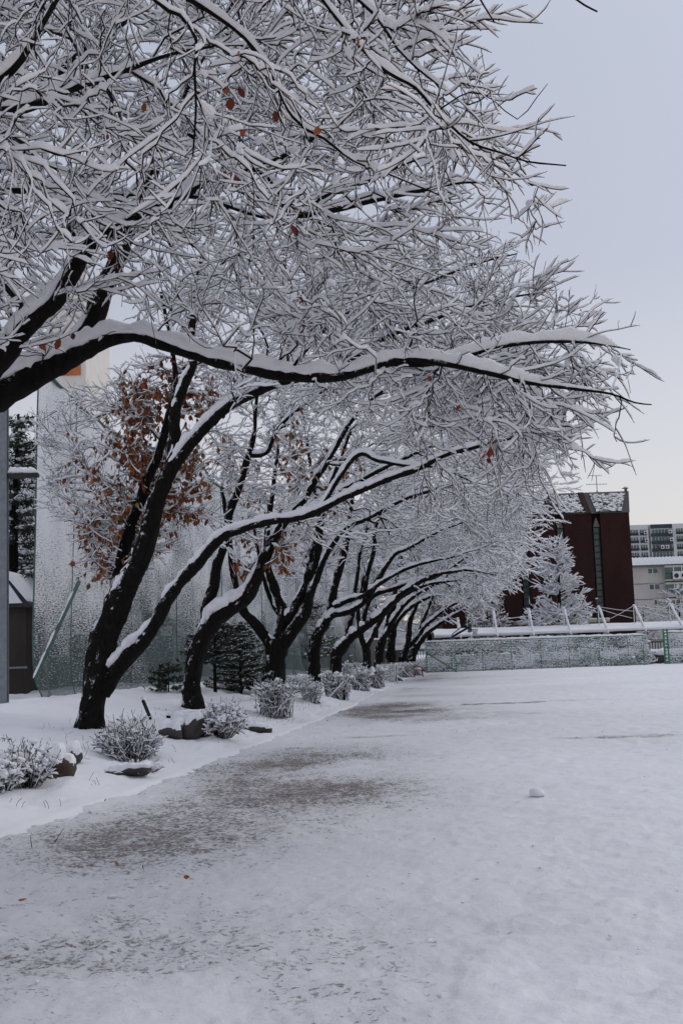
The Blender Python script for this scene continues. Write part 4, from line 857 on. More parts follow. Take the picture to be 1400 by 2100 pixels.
def bare_tree(label, base, h, r, seed, group=None, leaf=0, name='bare_tree', cat='tree', dens=1.0, tw=.010, h0=.07, sw=.034):
    root = empty(name, base, label, cat, group); T = Tree(root, seed, 60); b_ = np.array(base, float)
    T.limb('trunk', [b_ - (0, 0, .2), b_ + (.05, 0, h * .25), b_ + (-.05, .05, h * .55), b_ + (0, 0, h * .85)], [.028 * h, .022 * h, .014 * h, .005 * h], M['bark'], 9, 0, .2, start=.25)
    rng = T.rng; D = nrm(rng.normal(size=(4000, 3))) * rng.uniform(.45, 1, (4000, 1)); D = D[D[:, 2] > -.75]
    pts = b_ + np.array([0, 0, h * .62]) + D * np.array([r, r, h * .40])
    k = 0
    for n_, L_, rk in ((24, 9, .012), (int(90 * dens), 7, .010), (int(260 * dens), 6, .008)):
        T.grow(pts[k:k + n_], L_, rk, .06, b_ + np.array([0, 0, h * .3]), -.15); k += n_
    T.finish(3.2 * dens, .075 * h, .5, tw, h0, sw, .03 * h, .1, 3, 4)
    if leaf: leaf_mesh(T.tw[rng.choice(len(T.tw), leaf)], .16, rng, M['tan_leaf'], root)
    return root
BG = 'snowy trees beyond the net'
g0 = bare_tree('snowy bare tree beyond the net beside the cream tower', at_bed(170, 47), 10.5, 4.6, 401, BG)
g1 = bare_tree('snowy bare tree beyond the net behind the leafy forked trunk', at_bed(300, 56), 11.5, 5.2, 402, BG)
for src, px, d, rz, sc, lb in ((g0, 60, 60, 1.9, 1.15, 'snowy bare tree far beyond the net, left of the tower'), (g1, 430, 68, 2.4, 1.0, 'snowy bare tree beyond the net behind the crooked trunk'), (g0, 540, 76, 3.7, 1.15, 'snowy bare tree beyond the net behind the broad trunk'), (g1, 655, 90, 4.4, 1.05, 'snowy bare tree beyond the net behind the slim bent trunk'), (g0, 770, 102, 5.2, 1.15, 'snowy bare tree beyond the end of the net'), (g1, 880, 112, 1.0, .95, 'snowy bare tree beyond the walkway and the last cherry trees'), (g1, 200, 80, 3.0, 1.2, 'tallest snowy bare tree far beyond the net'), (g0, 480, 58, 2.8, .9, 'snowy bare tree close behind the net between the crooked and broad trunks'), (g1, 600, 70, .6, 1.0, 'snowy bare tree close behind the net right of the broad trunk'), (g0, 715, 84, 1.4, 1.05, 'snowy bare tree close behind the net by the leaning trunk'), (g1, 110, 52, 4.0, .95, 'snowy bare tree beyond the net in front of the cream tower')):
    # children hold offsets from the root, so only the root is moved, turned and scaled
    c = copy_tree(src); c.location = at_bed(px, d); c.rotation_euler.z = rz; c.scale = (sc, sc, sc); c['label'] = lb
d = 103
bare_tree('rust tinged snowy tree left of the brick building', np.array([X(1003, d), d, 0]), 6.6, 2.2, 405, leaf=900)
bare_tree('small bare snowy tree right of the brick building', np.array([X(1322, 112), 112, 0]), 5.6, 2.3, 406, dens=.6)
bare_tree('snowy tree at the right edge before the pale apartments', np.array([X(1398, 110), 110, 0]), 7.2, 2.8, 407, dens=.7)
bare_tree('round white shrub at the foot of the larch', np.array([X(1118, 96), 96, 0]), 3.7, 1.7, 408, name='snowy_shrub', cat='shrub', dens=.8)

def shrub(label, base, w_, h, seed, group=None, n=170, box=False, leaf=120, blobs=40, name='snowy_shrub', dep=None, h0=.03, tw=.005, blob_r=(.02, .06), flat=.65, lmat='shrub_leaf'):
    rng = np.random.default_rng(seed); root = empty(name, base, label, 'hedge' if box else 'shrub', group); b_ = np.array(base, float); dep = dep or w_
    L = 8
    if box:
        p0 = b_ + np.stack([rng.uniform(-.42, .42, n) * w_, rng.uniform(-.42, .42, n) * dep, np.full(n, -.03)], 1); p1 = b_ + np.stack([rng.uniform(-.5, .5, n) * w_, rng.uniform(-.5, .5, n) * dep, rng.uniform(.5, 1, n) ** .6 * h], 1)
    else:
        az, rr = rng.uniform(0, 2 * np.pi, n), np.sqrt(rng.uniform(0, 1, n)); p0 = b_ + np.stack([np.cos(az) * rr * .22 * w_, np.sin(az) * rr * .22 * dep, np.full(n, -.05)], 1)
        hh = h * (.35 + .65 * np.sqrt(np.clip(1 - rr ** 2, 0, 1))) * rng.uniform(.6, 1.1, n); hh = hh * (.55 + .8 * vnoise(np.cos(az) * 1.6 + seed, np.sin(az) * 1.6, rr * 2, seed)); rr = rr * (.7 + .6 * vnoise(np.cos(az) * 1.3, np.sin(az) * 1.3 + seed, 0, seed + 1)); p1 = b_ + np.stack([np.cos(az) * rr * .55 * w_, np.sin(az) * rr * .55 * dep, hh], 1)
    t = np.linspace(0, 1, L)[None, :, None]; B = p0[:, None] * (1 - t) + p1[:, None] * t + rng.normal(size=(n, L, 3)) * .05 * h * t * (1.1 - t * .3)
    tws, snow = Acc(), Acc(); BR = np.broadcast_to(np.linspace(1.4, .7, L) * tw, (n, L)); tws.add(*tubes(B, BR, 4)); snow.add(*snow_tubes(B, BR, 5, h0, .014, seed, drop=.15))
    m_ = n * 5; k = rng.integers(0, n, m_); j = rng.integers(2, L - 1, m_); S = spawn_curves(B[k, j], nrm(B[k, j + 1] - B[k, j]), np.radians(rng.uniform(25, 85, m_)), h * rng.uniform(.08, .28, m_), 5, rng, .08, .25, .5)
    if box: S[..., 2] = np.minimum(S[..., 2], b_[2] + h + rng.normal(size=S.shape[:2]) * .02)
    SR = np.full((m_, 5), tw * .7); tws.add(*tubes(S, SR, 3)); snow.add(*snow_tubes(S, SR, 5, h0, .012, seed + 1, drop=.12))
    st = tws.build('stems', M['twig'], root); snow.build('snow', M['tree_snow'], st)
    tips = S.reshape(-1, 3)
    if leaf: leaf_mesh(tips[rng.choice(len(tips), leaf)], .05, rng, M[lmat], root, hang=.5)
    if blobs:
        top = tips[tips[:, 2] > b_[2] + h * (.75 if box else .4)]; c = top[rng.choice(len(top), blobs)]
        blob_mesh(c, rng.uniform(*blob_r, blobs), flat, rng, M['tree_snow'], root, nu=10, nv=7)
    return root
SH = 'shrubs along the edge of the bed'
shrub('rounded shrub heaped with snow clumps at the left edge, beside the brown rock', on_bed(52, 1612), .68, .56, 501, SH, 60, leaf=420, blobs=190, blob_r=(.015, .05))
shrub('low shrub buried in snow at the very edge left of the brown rock', on_bed(2, 1618), .5, .4, 502, SH, 60, leaf=60, blobs=70)
shrub('open twiggy shrub with bare stems beside the forked trunk', on_bed(272, 1560), .95, .66, 503, SH, 120, leaf=320, blobs=30, h0=.014, blob_r=(.015, .04))
shrub('sprawling twig clump hanging over a dark stone below the open shrub', on_bed(285, 1582), .6, .16, 504, SH, 60, leaf=50, blobs=30)
shrub('spreading snowy shrub with rusty leaves right of the grey rocks', on_bed(452, 1508), .92, .62, 505, SH, 120, leaf=380, blobs=120)
HG = 'clipped hedge blocks along the bed'
for i, (px, py, w_, h, lb) in enumerate(((565, 1468, 1.0, .92, 'clipped square hedge block in front of the broad trunk, nearest of the hedge'), (640, 1440, .62, .6, 'low hedge block beside the small dark lantern stone'), (610, 1424, 1.1, .6, 'hedge block behind the lantern stone, under the broad trunk'), (690, 1432, .95, .86, 'clipped hedge block in front of the leaning trunk'), (738, 1416, 1.0, .85, 'snowy hedge block right of the leaning trunk'), (768, 1408, 1.1, .85, 'hedge block left of the white hurdle'), (722, 1404, 1.6, 1.15, 'tall rounded hedge bank behind the leaning trunk'), (800, 1396, 1.6, .9, 'hedge block behind the white hurdle'), (825, 1387, 1.5, .9, 'hedge block beside the far end of the bed'), (848, 1384, 1.4, .9, 'brown twiggy hedge behind the red chair'))):
    q = on_bed(px, py)
    shrub(lb, q, w_, h, 520 + i, HG, 150, box=i not in (6,), leaf=160, blobs=70, name='clipped_hedge', dep=.9 if i < 3 else 1.4, tw=.006 if i < 3 else .009, h0=.03 if i < 3 else .05, blob_r=(.02, .05) if i < 3 else (.04, .09))

# ------------------------------------------------------------------ rocks, sticks, snowball, fallen leaves
def rock(label, base, size, mat, seed, name='rock', snow=.6, group=None):
    root = empty(name, base, label, 'rock', group); nu, nv = 28, 16
    a, e = np.meshgrid(2 * np.pi * np.arange(nu) / nu, np.linspace(-np.pi / 2, np.pi / 2, nv), indexing='xy')
    S = np.stack([np.cos(e) * np.cos(a), np.cos(e) * np.sin(a), np.sin(e)], -1); S = np.sign(S) * np.abs(S) ** .88
    nz = vnoise(S[..., 0] * 1.3 + seed, S[..., 1] * 1.3, S[..., 2] * 1.3, seed) - .5; n2 = vnoise(S[..., 0] * 4 + seed, S[..., 1] * 4, S[..., 2] * 4, seed) - .5
    V = S * (1 + .95 * nz + .30 * n2)[..., None] * np.array(size) / 2 * 1.08
    j, i_ = np.meshgrid(np.arange(nv - 1), np.arange(nu), indexing='ij'); q = np.stack([j * nu + i_, j * nu + (i_ + 1) % nu, (j + 1) * nu + (i_ + 1) % nu, (j + 1) * nu + i_], -1).reshape(-1, 4)
    c = np.array(base) + (0, 0, size[2] * .32); np_mesh('stone', (V + c).reshape(-1, 3), q, mat, root)
    k = sstep(size[2] * (.5 - snow) , size[2] * (.62 - snow), V[..., 2] + size[2] * .55 * (vnoise(S[..., 0] * 3, S[..., 1] * 3, S[..., 2] * 2, seed + 2) - .5))
    C = V * (1 + (.10 * k - .05)[..., None]); C[..., 2] += (.05 + .03 * n2) * k
    np_mesh('snow', (C + c).reshape(-1, 3), q, M['tree_snow'], root); return root
RK = 'rocks edging the bed'
rock('brown flat faced rock beside the snow heaped shrub', on_bed(120, 1592), (.34, .34, .36), M['brown_stone'], 601, snow=.30, group=RK)
rock('small dark rock right behind the brown rock', on_bed(153, 1566), (.22, .3, .22), M['stone'], 602, snow=.35, group=RK)
rock('big grey rock with a thick cap of snow, right of the smaller grey rock', on_bed(390, 1512), (.50, .5, .46), M['stone'], 603, snow=.22, group=RK)
rock('smaller grey rock beside the open twiggy shrub', on_bed(351, 1514), (.36, .36, .3), M['stone'], 604, snow=.25, group=RK)
rock('flat dark stone showing through snow below the spreading shrub', on_bed(528, 1502), (.5, .3, .16), M['stone'], 605, snow=.42, group=RK)
rock('thin dark stone under the sprawling twig clump', on_bed(268, 1590), (.5, .3, .12), M['stone'], 606, snow=.40, group=RK)
rock('small round dark stone capped by snow among the hedge blocks', on_bed(622, 1424), (.34, .34, .34), M['stone'], 607, snow=.20, name='lantern_stone')
rock('broken log end lying in the snow behind the grey rocks', on_bed(372, 1476), (.62, .2, .14), M['bark'], 608, snow=.3, name='log')['category'] = 'log'
a, b_ = on_bed(309, 1474), P(294, 1438, 21.6)
st = empty('stake', a, 'dark broken stake leaning out of the snow beside the forked trunk', 'stake'); pts = np.linspace(a, b_, 14)
np_mesh('stick', *tubes(pts[None], np.full((1, 14), .035), 8, 3, .3), M['bark'], st); np_mesh('snow', *snow_tubes(pts[None], np.full((1, 14), .035), 8, .05, .03, 4, drop=.2), M['tree_snow'], st)
sb = G(1100, 1634); rng = np.random.default_rng(9)
o = blob_mesh(np.array([sb + (0, 0, .045), sb + (.045, .02, .035)]), np.array([.078, .052]), .68, rng, M['snow'], None, 'snowball', 26, 16, .2)
tag(o, 'lump of rolled snow lying alone on the open field', 'snowball')
for (px, py, ln, lb) in ((66, 1733, .085, 'short dark twig stuck in the snow near the left edge'), (112, 1722, .10, 'longer slanting twig stuck in the snow near the left edge')):
    a = G(px, py); b_ = a + np.array([-.015 if px < 100 else .085, 0, ln])
    tag(np_mesh('twig', *tubes(np.linspace(a - (0, 0, .03), b_, 5)[None], np.linspace(.004, .002, 5)[None], 5), M['twig']), lb, 'twig', 'twigs poking out of the snow')
FL = 'fallen leaves lying on the snow'
for i, (px, py, lb) in enumerate(((222, 1647, 'dark curled leaf lying just outside the bed edge'), (451, 1568, 'orange brown leaf lying on the thin snow near the edge'), (302, 1780, 'brown leaf on the snow in the left foreground'), (65, 1849, 'dark leaf on the snow near the left border'), (250, 1781, 'small reddish leaf left of the brown leaf'), (398, 1804, 'tiny dark leaf out on the open snow'), (446, 1610, 'reddish leaf on the thawed strip'))):
    a = G(px, py); rng = np.random.default_rng(700 + i)
    o = leaf_mesh(np.array([a + (-.03, 0, .022)]), .065, rng, M['leaf'], None, 'fallen_leaf', .05); tag(o, lb, 'leaf', FL)

# dead grass and weed stems poking through the snow of the bed
rng = np.random.default_rng(88); n = 420
cy = rng.uniform(9, 36, 60)[rng.integers(0, 60, n)] + rng.normal(size=n) * .25; cs = rng.uniform(.25, 3.6, n); cx_ = edge_x(cy) - cs
p0 = np.stack([cx_, cy, bed_z(cx_, cy) - .02], 1); gr = spawn_curves(p0, np.tile([0, 0, 1.0], (n, 1)), np.radians(rng.uniform(5, 60, n)), rng.uniform(.05, .16, n), 4, rng, -.05, .3, 1)
tag(np_mesh('dead_grass', *tubes(gr, np.full((n, 4), .0028), 3), M['twig']), kind='stuff')

# crumbs and clods of kicked up snow on the field
rng = np.random.default_rng(91); n = 300; dy = 6.0 * (38 / 6.0) ** rng.uniform(0, 1, n); dx = edge_x(dy) + .15 + rng.uniform(0, 1, n) ** 1.4 * 9.5
tag(blob_mesh(np.stack([dx, dy, np.full(n, .0)], 1), rng.uniform(.006, .015, n) * (1 + 1.2 * (rng.uniform(size=n) < .05)), .62, rng, M['snow'], None, 'snow_clods', 9, 7, .8), kind='stuff')

# ------------------------------------------------------------------ green mesh fence across the far side of the field
def chain_mat():
    m, n, l, b = mat_new('snowy_chain_link', .7, .2); c = coord(n, l)
    def tex(scale, s3, det=3):
        mp = n.new('ShaderNodeMapping'); mp.inputs['Scale'].default_value = s3; l.new(c, mp.inputs[0])
        t = nnode(n, 'ShaderNodeTexNoise', Scale=scale, Detail=det, Roughness=.55); l.new(mp.outputs[0], t.inputs['Vector']); return t.outputs[0]
    s = tex(1, (8, 1, 19), 4); big = tex(1, (.45, 1, 1.2), 3)
    w1 = nnode(n, 'ShaderNodeTexWave', Scale=2.6, Distortion=7); w1.wave_profile = 'TRI'; w1.bands_direction = 'Z'; w1.inputs['Detail Scale'].default_value = 4; l.new(c, w1.inputs['Vector'])
    mr = n.new('ShaderNodeMapRange'); l.new(big, mr.inputs[0]); mr.inputs[1].default_value = .3; mr.inputs[2].default_value = .7; mr.inputs[3].default_value = -.12; mr.inputs[4].default_value = .09
    w2 = nnode(n, 'ShaderNodeMath', op='MULTIPLY_ADD'); l.new(w1.outputs['Fac'], w2.inputs[0]); w2.inputs[1].default_value = .26; w2.inputs[2].default_value = -.13
    for q in (mr.outputs[0], w2.outputs[0]):
        a = nnode(n, 'ShaderNodeMath', op='ADD'); l.new(s, a.inputs[0]); l.new(q, a.inputs[1]); s = a.outputs[0]
    sn = n.new('ShaderNodeMapRange'); sn.interpolation_type = 'SMOOTHSTEP'; l.new(s, sn.inputs[0]); sn.inputs[1].default_value = .44; sn.inputs[2].default_value = .56
    mx = n.new('ShaderNodeMixRGB'); l.new(sn.outputs[0], mx.inputs[0]); mx.inputs[1].default_value = (.09, .17, .12, 1); mx.inputs[2].default_value = (.74, .76, .80, 1); l.new(mx.outputs[0], b.inputs['Base Color'])
    al = n.new('ShaderNodeMapRange'); l.new(sn.outputs[0], al.inputs[0]); al.inputs[3].default_value = .16; al.inputs[4].default_value = .95; l.new(al.outputs[0], b.inputs['Alpha'])
    return m
M['chain'] = chain_mat()
FA, FB = G(873, 1380), G(1331, 1363)
def fence(name_label, A, B, pxs, h, ladder=False, brace_first=False):
    dv = (B - A)[:2]; Ln = np.linalg.norm(dv); dv = dv / Ln; yaw = math.atan2(dv[1], dv[0])
    root = empty('mesh_fence', (A[0], A[1], 0), name_label, 'fence'); root.rotation_euler.z = yaw
    def add(mb, nm, mat, par=root, **k): return mb.build(nm, mat, par, local=True, **k)
    ts = [(X(p, A[1]) - A[0]) / dv[0] * 1.0 for p in pxs]
    pan = MB().add([(0, 0, .06), (Ln, 0, .06), (Ln, 0, h - .05), (0, 0, h - .05), (0, .012, .06), (Ln, .012, .06), (Ln, .012, h - .05), (0, .012, h - .05)], [(3, 2, 1, 0), (4, 5, 6, 7)])
    add(pan, 'mesh_panel', M['chain'])
    for t in ts:
        po = add(MB().tube([(t, .05, -.05), (t, .05, h)], .055), 'post', M['green_paint'], smooth=True)
        np_mesh('snow', *_pad(t, .05, h + .01, .09), M['tree_snow'], po, local=True)
    for zz in (.05, h - .03): add(MB().tube([(0, .05, zz), (Ln, .05, zz)], .028), 'rail', M['green_paint'], smooth=True)
    add(MB().tube([(0, .05, h * .5), (Ln, .05, h * .5)], .016), 'rail', M['green_paint'], smooth=True)
    if brace_first: add(MB().tube([(.05, .0, h * .66), (ts[1], .0, .08)], .04), 'brace', M['green_paint'], smooth=True)
    x = np.linspace(0, Ln, int(Ln * 9)); p = np.stack([x, np.full_like(x, .05), np.full_like(x, h - .02)], 1)[None]
    np_mesh('snow', *snow_tubes(p, np.full((1, len(x)), .03), 8, .09, .05, 5, drop=.12, noise_f=2.5), M['tree_snow'], root, local=True)
    if ladder:
        for xx in (.0, .30): add(MB().box(xx - .04, xx + .04, -.05, .03, -.05, h + .25), 'post', M['green_paint'])
        for k in range(8):
            zz = .2 + k * .27; ru = add(MB().box(.041, .259, -.03, .01, zz, zz + .05), 'rung', M['green_paint'])
            np_mesh('snow', *_pad(.15, -.01, zz + .06, .10), M['tree_snow'], ru, local=True)
    return root
def _pad(x, y, z, r):
    nu, nv = 9, 5; a, e = np.meshgrid(2 * np.pi * np.arange(nu) / nu, np.linspace(-np.pi / 2, np.pi / 2, nv), indexing='xy')
    V = np.stack([x + r * np.cos(e) * np.cos(a), y + r * .8 * np.cos(e) * np.sin(a), z + r * .55 * np.sin(e) + r * .2], -1).reshape(-1, 3)
    j, i_ = np.meshgrid(np.arange(nv - 1), np.arange(nu), indexing='ij'); return V, np.stack([j * nu + i_, j * nu + (i_ + 1) % nu, (j + 1) * nu + (i_ + 1) % nu, (j + 1) * nu + i_], -1).reshape(-1, 4)
fence('long green chain link fence clogged with snow, from the red chair to the gap', FA, FB, (873, 933, 989, 1050, 1112, 1172, 1236, 1298, 1331), 2.22, brace_first=True)
fence('green chain link fence right of the gap, with a ladder like end post', G(1363, 1362), G(1363, 1362) + np.array([16, .9, 0]), (1363, 1430, 1500, 1570, 1640, 1710, 1780), 2.35, ladder=True)

# basketball hoop just behind the fence
d = 87.5; xb = X(927, d)
hp = empty('basketball_hoop', (xb, d, 0), 'basketball hoop on a blue padded post behind the green fence', 'basketball hoop')
M['blue'] = noisy('blue_pad', [(.3, (.05, .12, .26)), (.7, (.08, .17, .34))], 4, .6)
M['net_white'] = noisy('white_net', [(.3, (.55, .55, .55)), (.7, (.7, .7, .7))], 8, .8)
M['rim_red'] = noisy('red_rim', [(.3, (.35, .05, .04)), (.7, (.45, .07, .05))], 8, .5)
MB().box(xb - .16, xb + .16, d - .16, d + .16, 0, 2.55).build('padding', M['blue'], hp, bevel=.03)
xe = X(964, d); z1, z2 = Zp(927, 1306, d), Zp(964, 1286, d)
MB().tube([(xb, d, 2.4), (xb, d, z1), (xe - .05, d, z2)], .11, 4, True).tube([(xb, d, z1), (xb - .02, d, Zp(925, 1302, d)), (xe - .05, d, Zp(964, 1273, d))], .035).build('arm', M['dark'], hp)
bb = MB().box(xe - .05, xe + .03, d - .9, d + .9, Zp(965, 1293, d), Zp(965, 1271, d) + .1).build('backboard', M['dark'], hp, bevel=.01)
MB().box(xe - .07, xe + .05, d - .92, d + .92, Zp(965, 1296, d) - .02, Zp(965, 1293, d) - .004).build('pad', M['blue'], bb)
zr = Zp(975, 1290, d); th = np.linspace(0, 2 * np.pi, 21)
MB().tube([(xe + .38 + .23 * math.cos(t), d + .23 * math.sin(t), zr) for t in th], .02, 6).box(xe + .031, xe + .16, d - .07, d + .07, zr - .09, zr + .03).build('rim', M['rim_red'], hp)
nb_ = MB()
for k in range(12):
    t0, t1 = 2 * math.pi * k / 12, 2 * math.pi * (k + 1) / 12
    for s_ in (0, 1):
        pts = [(xe + .38 + rr * math.cos(t0 + (t1 - t0) * q_ * (1 if s_ else -1)), d + rr * math.sin(t0 + (t1 - t0) * q_ * (1 if s_ else -1)), zr - zz) for rr, zz, q_ in ((.23, .01, 0), (.19, .16, 1), (.15, .3, 2), (.14, .42, 3))]
        nb_.tube(pts, .012, 4)
nb_.build('net', M['net_white'], hp)

# red garden chair beside the end of the hedge
d = 72.0; q = G(858, 1388); xc, d = float(q[0]), float(q[1])
ch = empty('garden_chair', (xc, d, 0), 'red plastic garden chair standing alone at the end of the hedge', 'chair')
s_ = .25
MB().prism([(xc - .22, .41), (xc + .24, .43), (xc + .26, .40), (xc - .22, .375)], 'y', d - s_, d + s_).build('seat', M['red_plastic'], ch, bevel=.008)
MB().prism([(xc - .23, .40), (xc - .34, .84), (xc - .39, .86), (xc - .37, .80), (xc - .28, .40)], 'y', d - s_ + .02, d + s_ - .02).build('backrest', M['red_plastic'], ch, bevel=.008)
for (sx, sy) in ((1, 1), (1, -1), (-1, 1), (-1, -1)):
    MB().tube([(xc + .21 * sx, d + .22 * sy, .40), (xc + .27 * sx, d + .24 * sy, 0)], [.04, .032], 4, True).build('leg', M['red_plastic'], ch)
for sy in (1, -1):
    MB().tube([(xc - .30, d + .27 * sy, .62), (xc + .05, d + .28 * sy, .64), (xc + .20, d + .27 * sy, .60), (xc + .23, d + .25 * sy, .42)], .025, 6).build('armrest', M['red_plastic'], ch, True)
v, f = _pad(xc + .0, d, .43, .2); np_mesh('snow', v, f, M['tree_snow'], ch)

# white tubular hurdle before the far hedge
d = 56.0; hu = empty('white_hurdle', G(797, 1405), 'white tubular hurdle with netting standing before the hedge', 'barrier')
xa, xd = X(777, d), X(812, d)
zb_ = .08
fr = MB()
for dx in (0, .22):
    for xx in (xa, xd - .15): fr.tube([(xx + dx * .6, d + dx * 2.0, zb_), (xx + .06 + dx * .5, d + .18 + dx, 1.02)], .022, 6)
fr.tube([(xa + .06, d + .18, 1.02), (xd - .09, d + .18, 1.02)], .022, 6).tube([(xa + .17, d + .4, 1.02), (xd + .02, d + .4, 1.02)], .022, 6).tube([(xd - .09, d + .18, 1.02), (xd + .02, d + .4, 1.02)], .022, 6).tube([(xa, d, zb_ + .08), (xd - .15, d, zb_ + .08)], .018, 6)
fr.build('frame', M['white_paint'], hu, True)
nt_ = MB()
for k in range(15):
    xx = xa + .03 + (xd - .2 - xa) * k / 14; nt_.tube([(xx, d + .01, zb_ + .08), (xx + .05, d + .17, 1.0)], .006, 4)
for k in range(14):
    zz = zb_ + .12 + .068 * k; yy = d + .18 * (zz - zb_) / .94; nt_.tube([(xa + .03, yy + .01, zz), (xd - .14, yy + .01, zz)], .006, 4)
nt_.build('netting', M['net_white'], hu)

# ------------------------------------------------------------------ snow roofed walkway with masts and stays
d = 92.0
M['brown_post'] = noisy('brown_post', [(.3, (.05, .022, .016)), (.7, (.09, .04, .03))], 6, .6)
wk = empty('covered_walkway', (X(1150, d), d, 0), 'long covered walkway with a thick snow roof behind the fence', 'walkway')
xl, xr = X(893, d), X(1400, d) + 26
zl, zt = Zp(1020, 1304, d), Zp(1020, 1304, d) + .36
MB().prism([(d, zl), (d + 3.4, zl + .38), (d + 3.4, zl + .45), (d, zl + .08)], 'x', xl, xr).build('roof', M['dark'], wk)
nx = int((xr - xl) * 5); xs = np.linspace(xl - .1, xr, nx)
prof = np.array([(d - .04, zl + .03), (d - .12, zl + .13), (d - .05, zl + .26), (d + .25, zl + .36), (d + 1.5, zl + .58), (d + 3.0, zl + .74), (d + 3.45, zl + .72), (d + 3.5, zl + .46)])
XX = np.repeat(xs[:, None], 8, 1); YY = np.repeat(prof[None, :, 0], nx, 0) - .10 * (vnoise(XX * .9, np.arange(8)[None], 0, 51) - .5) * np.array([1, 1, 1, .5, 0, 0, 0, 0]); ZZ = np.repeat(prof[None, :, 1], nx, 0) + .06 * (vnoise(XX * .7, np.arange(8)[None] * .6, 0, 52) - .5)
i = np.arange((nx - 1) * 8).reshape(nx - 1, 8)[:, :-1].ravel(); np_mesh('roof_snow', np.stack([XX, YY, ZZ], -1).reshape(-1, 3), np.stack([i, i + 8, i + 9, i + 1], 1), M['snow'], wk)
for k in range(18):
    xx = xl + .6 + k * (xr - xl) / 18; MB().tube([(xx, d + .7, -.1), (xx, d + .7, zl + .12)], .07).build('post', M['brown_post'], wk, True)
MSTP = (944, 965, 1019, 1093, 1167, 1241, 1316, 1392, 1470)
tops = []
for k, px in enumerate(MSTP):
    lean = max(0, (px - 1090) / 225) * .34 + .05
    xf = X(px, d) + lean * .8; xt_ = X(px, d) - lean * .3; zt_ = 4.6 if k > 1 else 4.05
    ma = MB().tube([(xf, d - .1, zl - .1), (xt_, d + 1.4, zt_)], [.07, .055]).tube([(xt_ - .02, d + 1.5, zl + .3), (xt_ - .02, d + 1.5, zt_ - .05)], .035).build('mast', M['white_paint'], wk, True)
    pts = np.linspace((xf, d - .1, zl - .1), (xt_, d + 1.4, zt_), 14)[None]; np_mesh('snow', *snow_tubes(pts + np.array([0, -.02, 0]), np.full((1, 14), .09), 8, .05, .06, 8, drop=.0), M['tree_snow'], ma)
    np_mesh('snow', *_pad(xt_, d + 1.4, zt_, .13), M['tree_snow'], ma); tops.append((xt_, d + 1.4, zt_))
for k in range(4, len(tops)):
    a, b_ = tops[k - 1], tops[k]
    for (p, q) in ((a, (b_[0], b_[1], b_[2] - .45)), (b_, (a[0] + .5, a[1], zl + .9)), ((a[0], a[1], a[2] - .15), (b_[0] - .2, b_[1], zl + 1.05))):
        MB().tube([np.array(p), np.array(p) * .5 + np.array(q) * .5 - (0, 0, .05), np.array(q)], .024, 6).build('stay', M['white_paint'], wk, True)
MB().tube([(tops[2][0], d + 1.4, zl + 1.25), (tops[3][0], d + 1.4, zl + 1.5)], .03, 6).build('stay', M['white_paint'], wk, True)
lp = empty('lamp_pole', (X(1229, 99), 99, 0), 'thin black pole with a snow cap before the brick building', 'pole')
MB().tube([(X(1229, 99), 99, 0), (X(1228, 99), 99, Zp(1228, 1228, 99))], .075).build('pole', M['dark'], lp, True); np_mesh('snow', *_pad(X(1228, 99), 99, Zp(1228, 1228, 99), .12), M['tree_snow'], lp)

# low things seen under the walkway and through the fence
bk = empty('retaining_wall', (X(1150, 91), 91, 0), 'low dark retaining wall capped with snow behind the green fence', 'wall')
MB().box(X(815, 91), X(1400, 91) + 20, 90.6, 91.2, -.1, .62).build('wall', M['stone'], bk)
x = np.linspace(X(815, 91), X(1400, 91) + 20, 260); sc_ = np.stack([x, np.full_like(x, 90.85), np.full_like(x, .56)], 1)[None]; np_mesh('snow', *snow_tubes(sc_, np.full((1, 260), .20), 10, .16, .34, 3, drop=.0, noise_f=1.2), M['tree_snow'], bk)
rl = empty('railing', (X(1150, 93), 93.6, 0), 'dark baluster railing on a maroon base under the walkway', 'railing')
x0, x1 = X(815, 94), X(1400, 94) + 20
mb = MB().box(x0, x1, 93.95, 94.05, 1.62, 1.70)
for k in range(int((x1 - x0) / .22)): mb.box(x0 + .22 * k, x0 + .22 * k + .055, 93.97, 94.03, .9, 1.62)
mb.build('rail', M['dark'], rl); MB().box(x0, x1, 93.8, 94.3, -.1, .898).build('base', M['brown_post'], rl)
np_mesh('snow', *snow_tubes(np.stack([np.linspace(x0, x1, 200), np.full(200, 94), np.full(200, 1.69)], 1)[None], np.full((1, 200), .05), 8, .09, .08, 6, drop=.05, noise_f=2), M['tree_snow'], rl)
HB = 'snowy shrubs behind the fence'
for k, px in enumerate((884, 965, 1010, 1075, 1135, 1200, 1262, 1310)):
    bd = 88.6 + (k % 2) * .7
    shrub('snowy shrub behind the fence, ' + ['between the braced panel and the hoop post', 'right of the blue hoop post', 'under the hoop net', 'under the third walkway mast', 'below the foot of the larch', 'below the tall window of the brick building', 'left of the last fence bay', 'at the last fence bay before the gap'][k], (X(px, bd), bd, 0), 2.2, 1.35 + .2 * (k % 3), 560 + k, HB, 90, leaf=60, blobs=70, tw=.012, h0=.07, blob_r=(.06, .16))
lo = empty('low_wall', (X(790, 90), 92, 0), 'low grey wall far behind the row of trunks', 'wall')
MB().box(X(735, 92), X(838, 92), 92, 92.3, -.1, Zp(790, 1334, 92)).build('wall', M['dim_wall'], lo); MB().box(X(735, 92) - .05, X(838, 92) + .05, 91.9, 92.35, Zp(790, 1334, 92) + .002, Zp(790, 1334, 92) + .12).build('snow', M['snow'], lo)

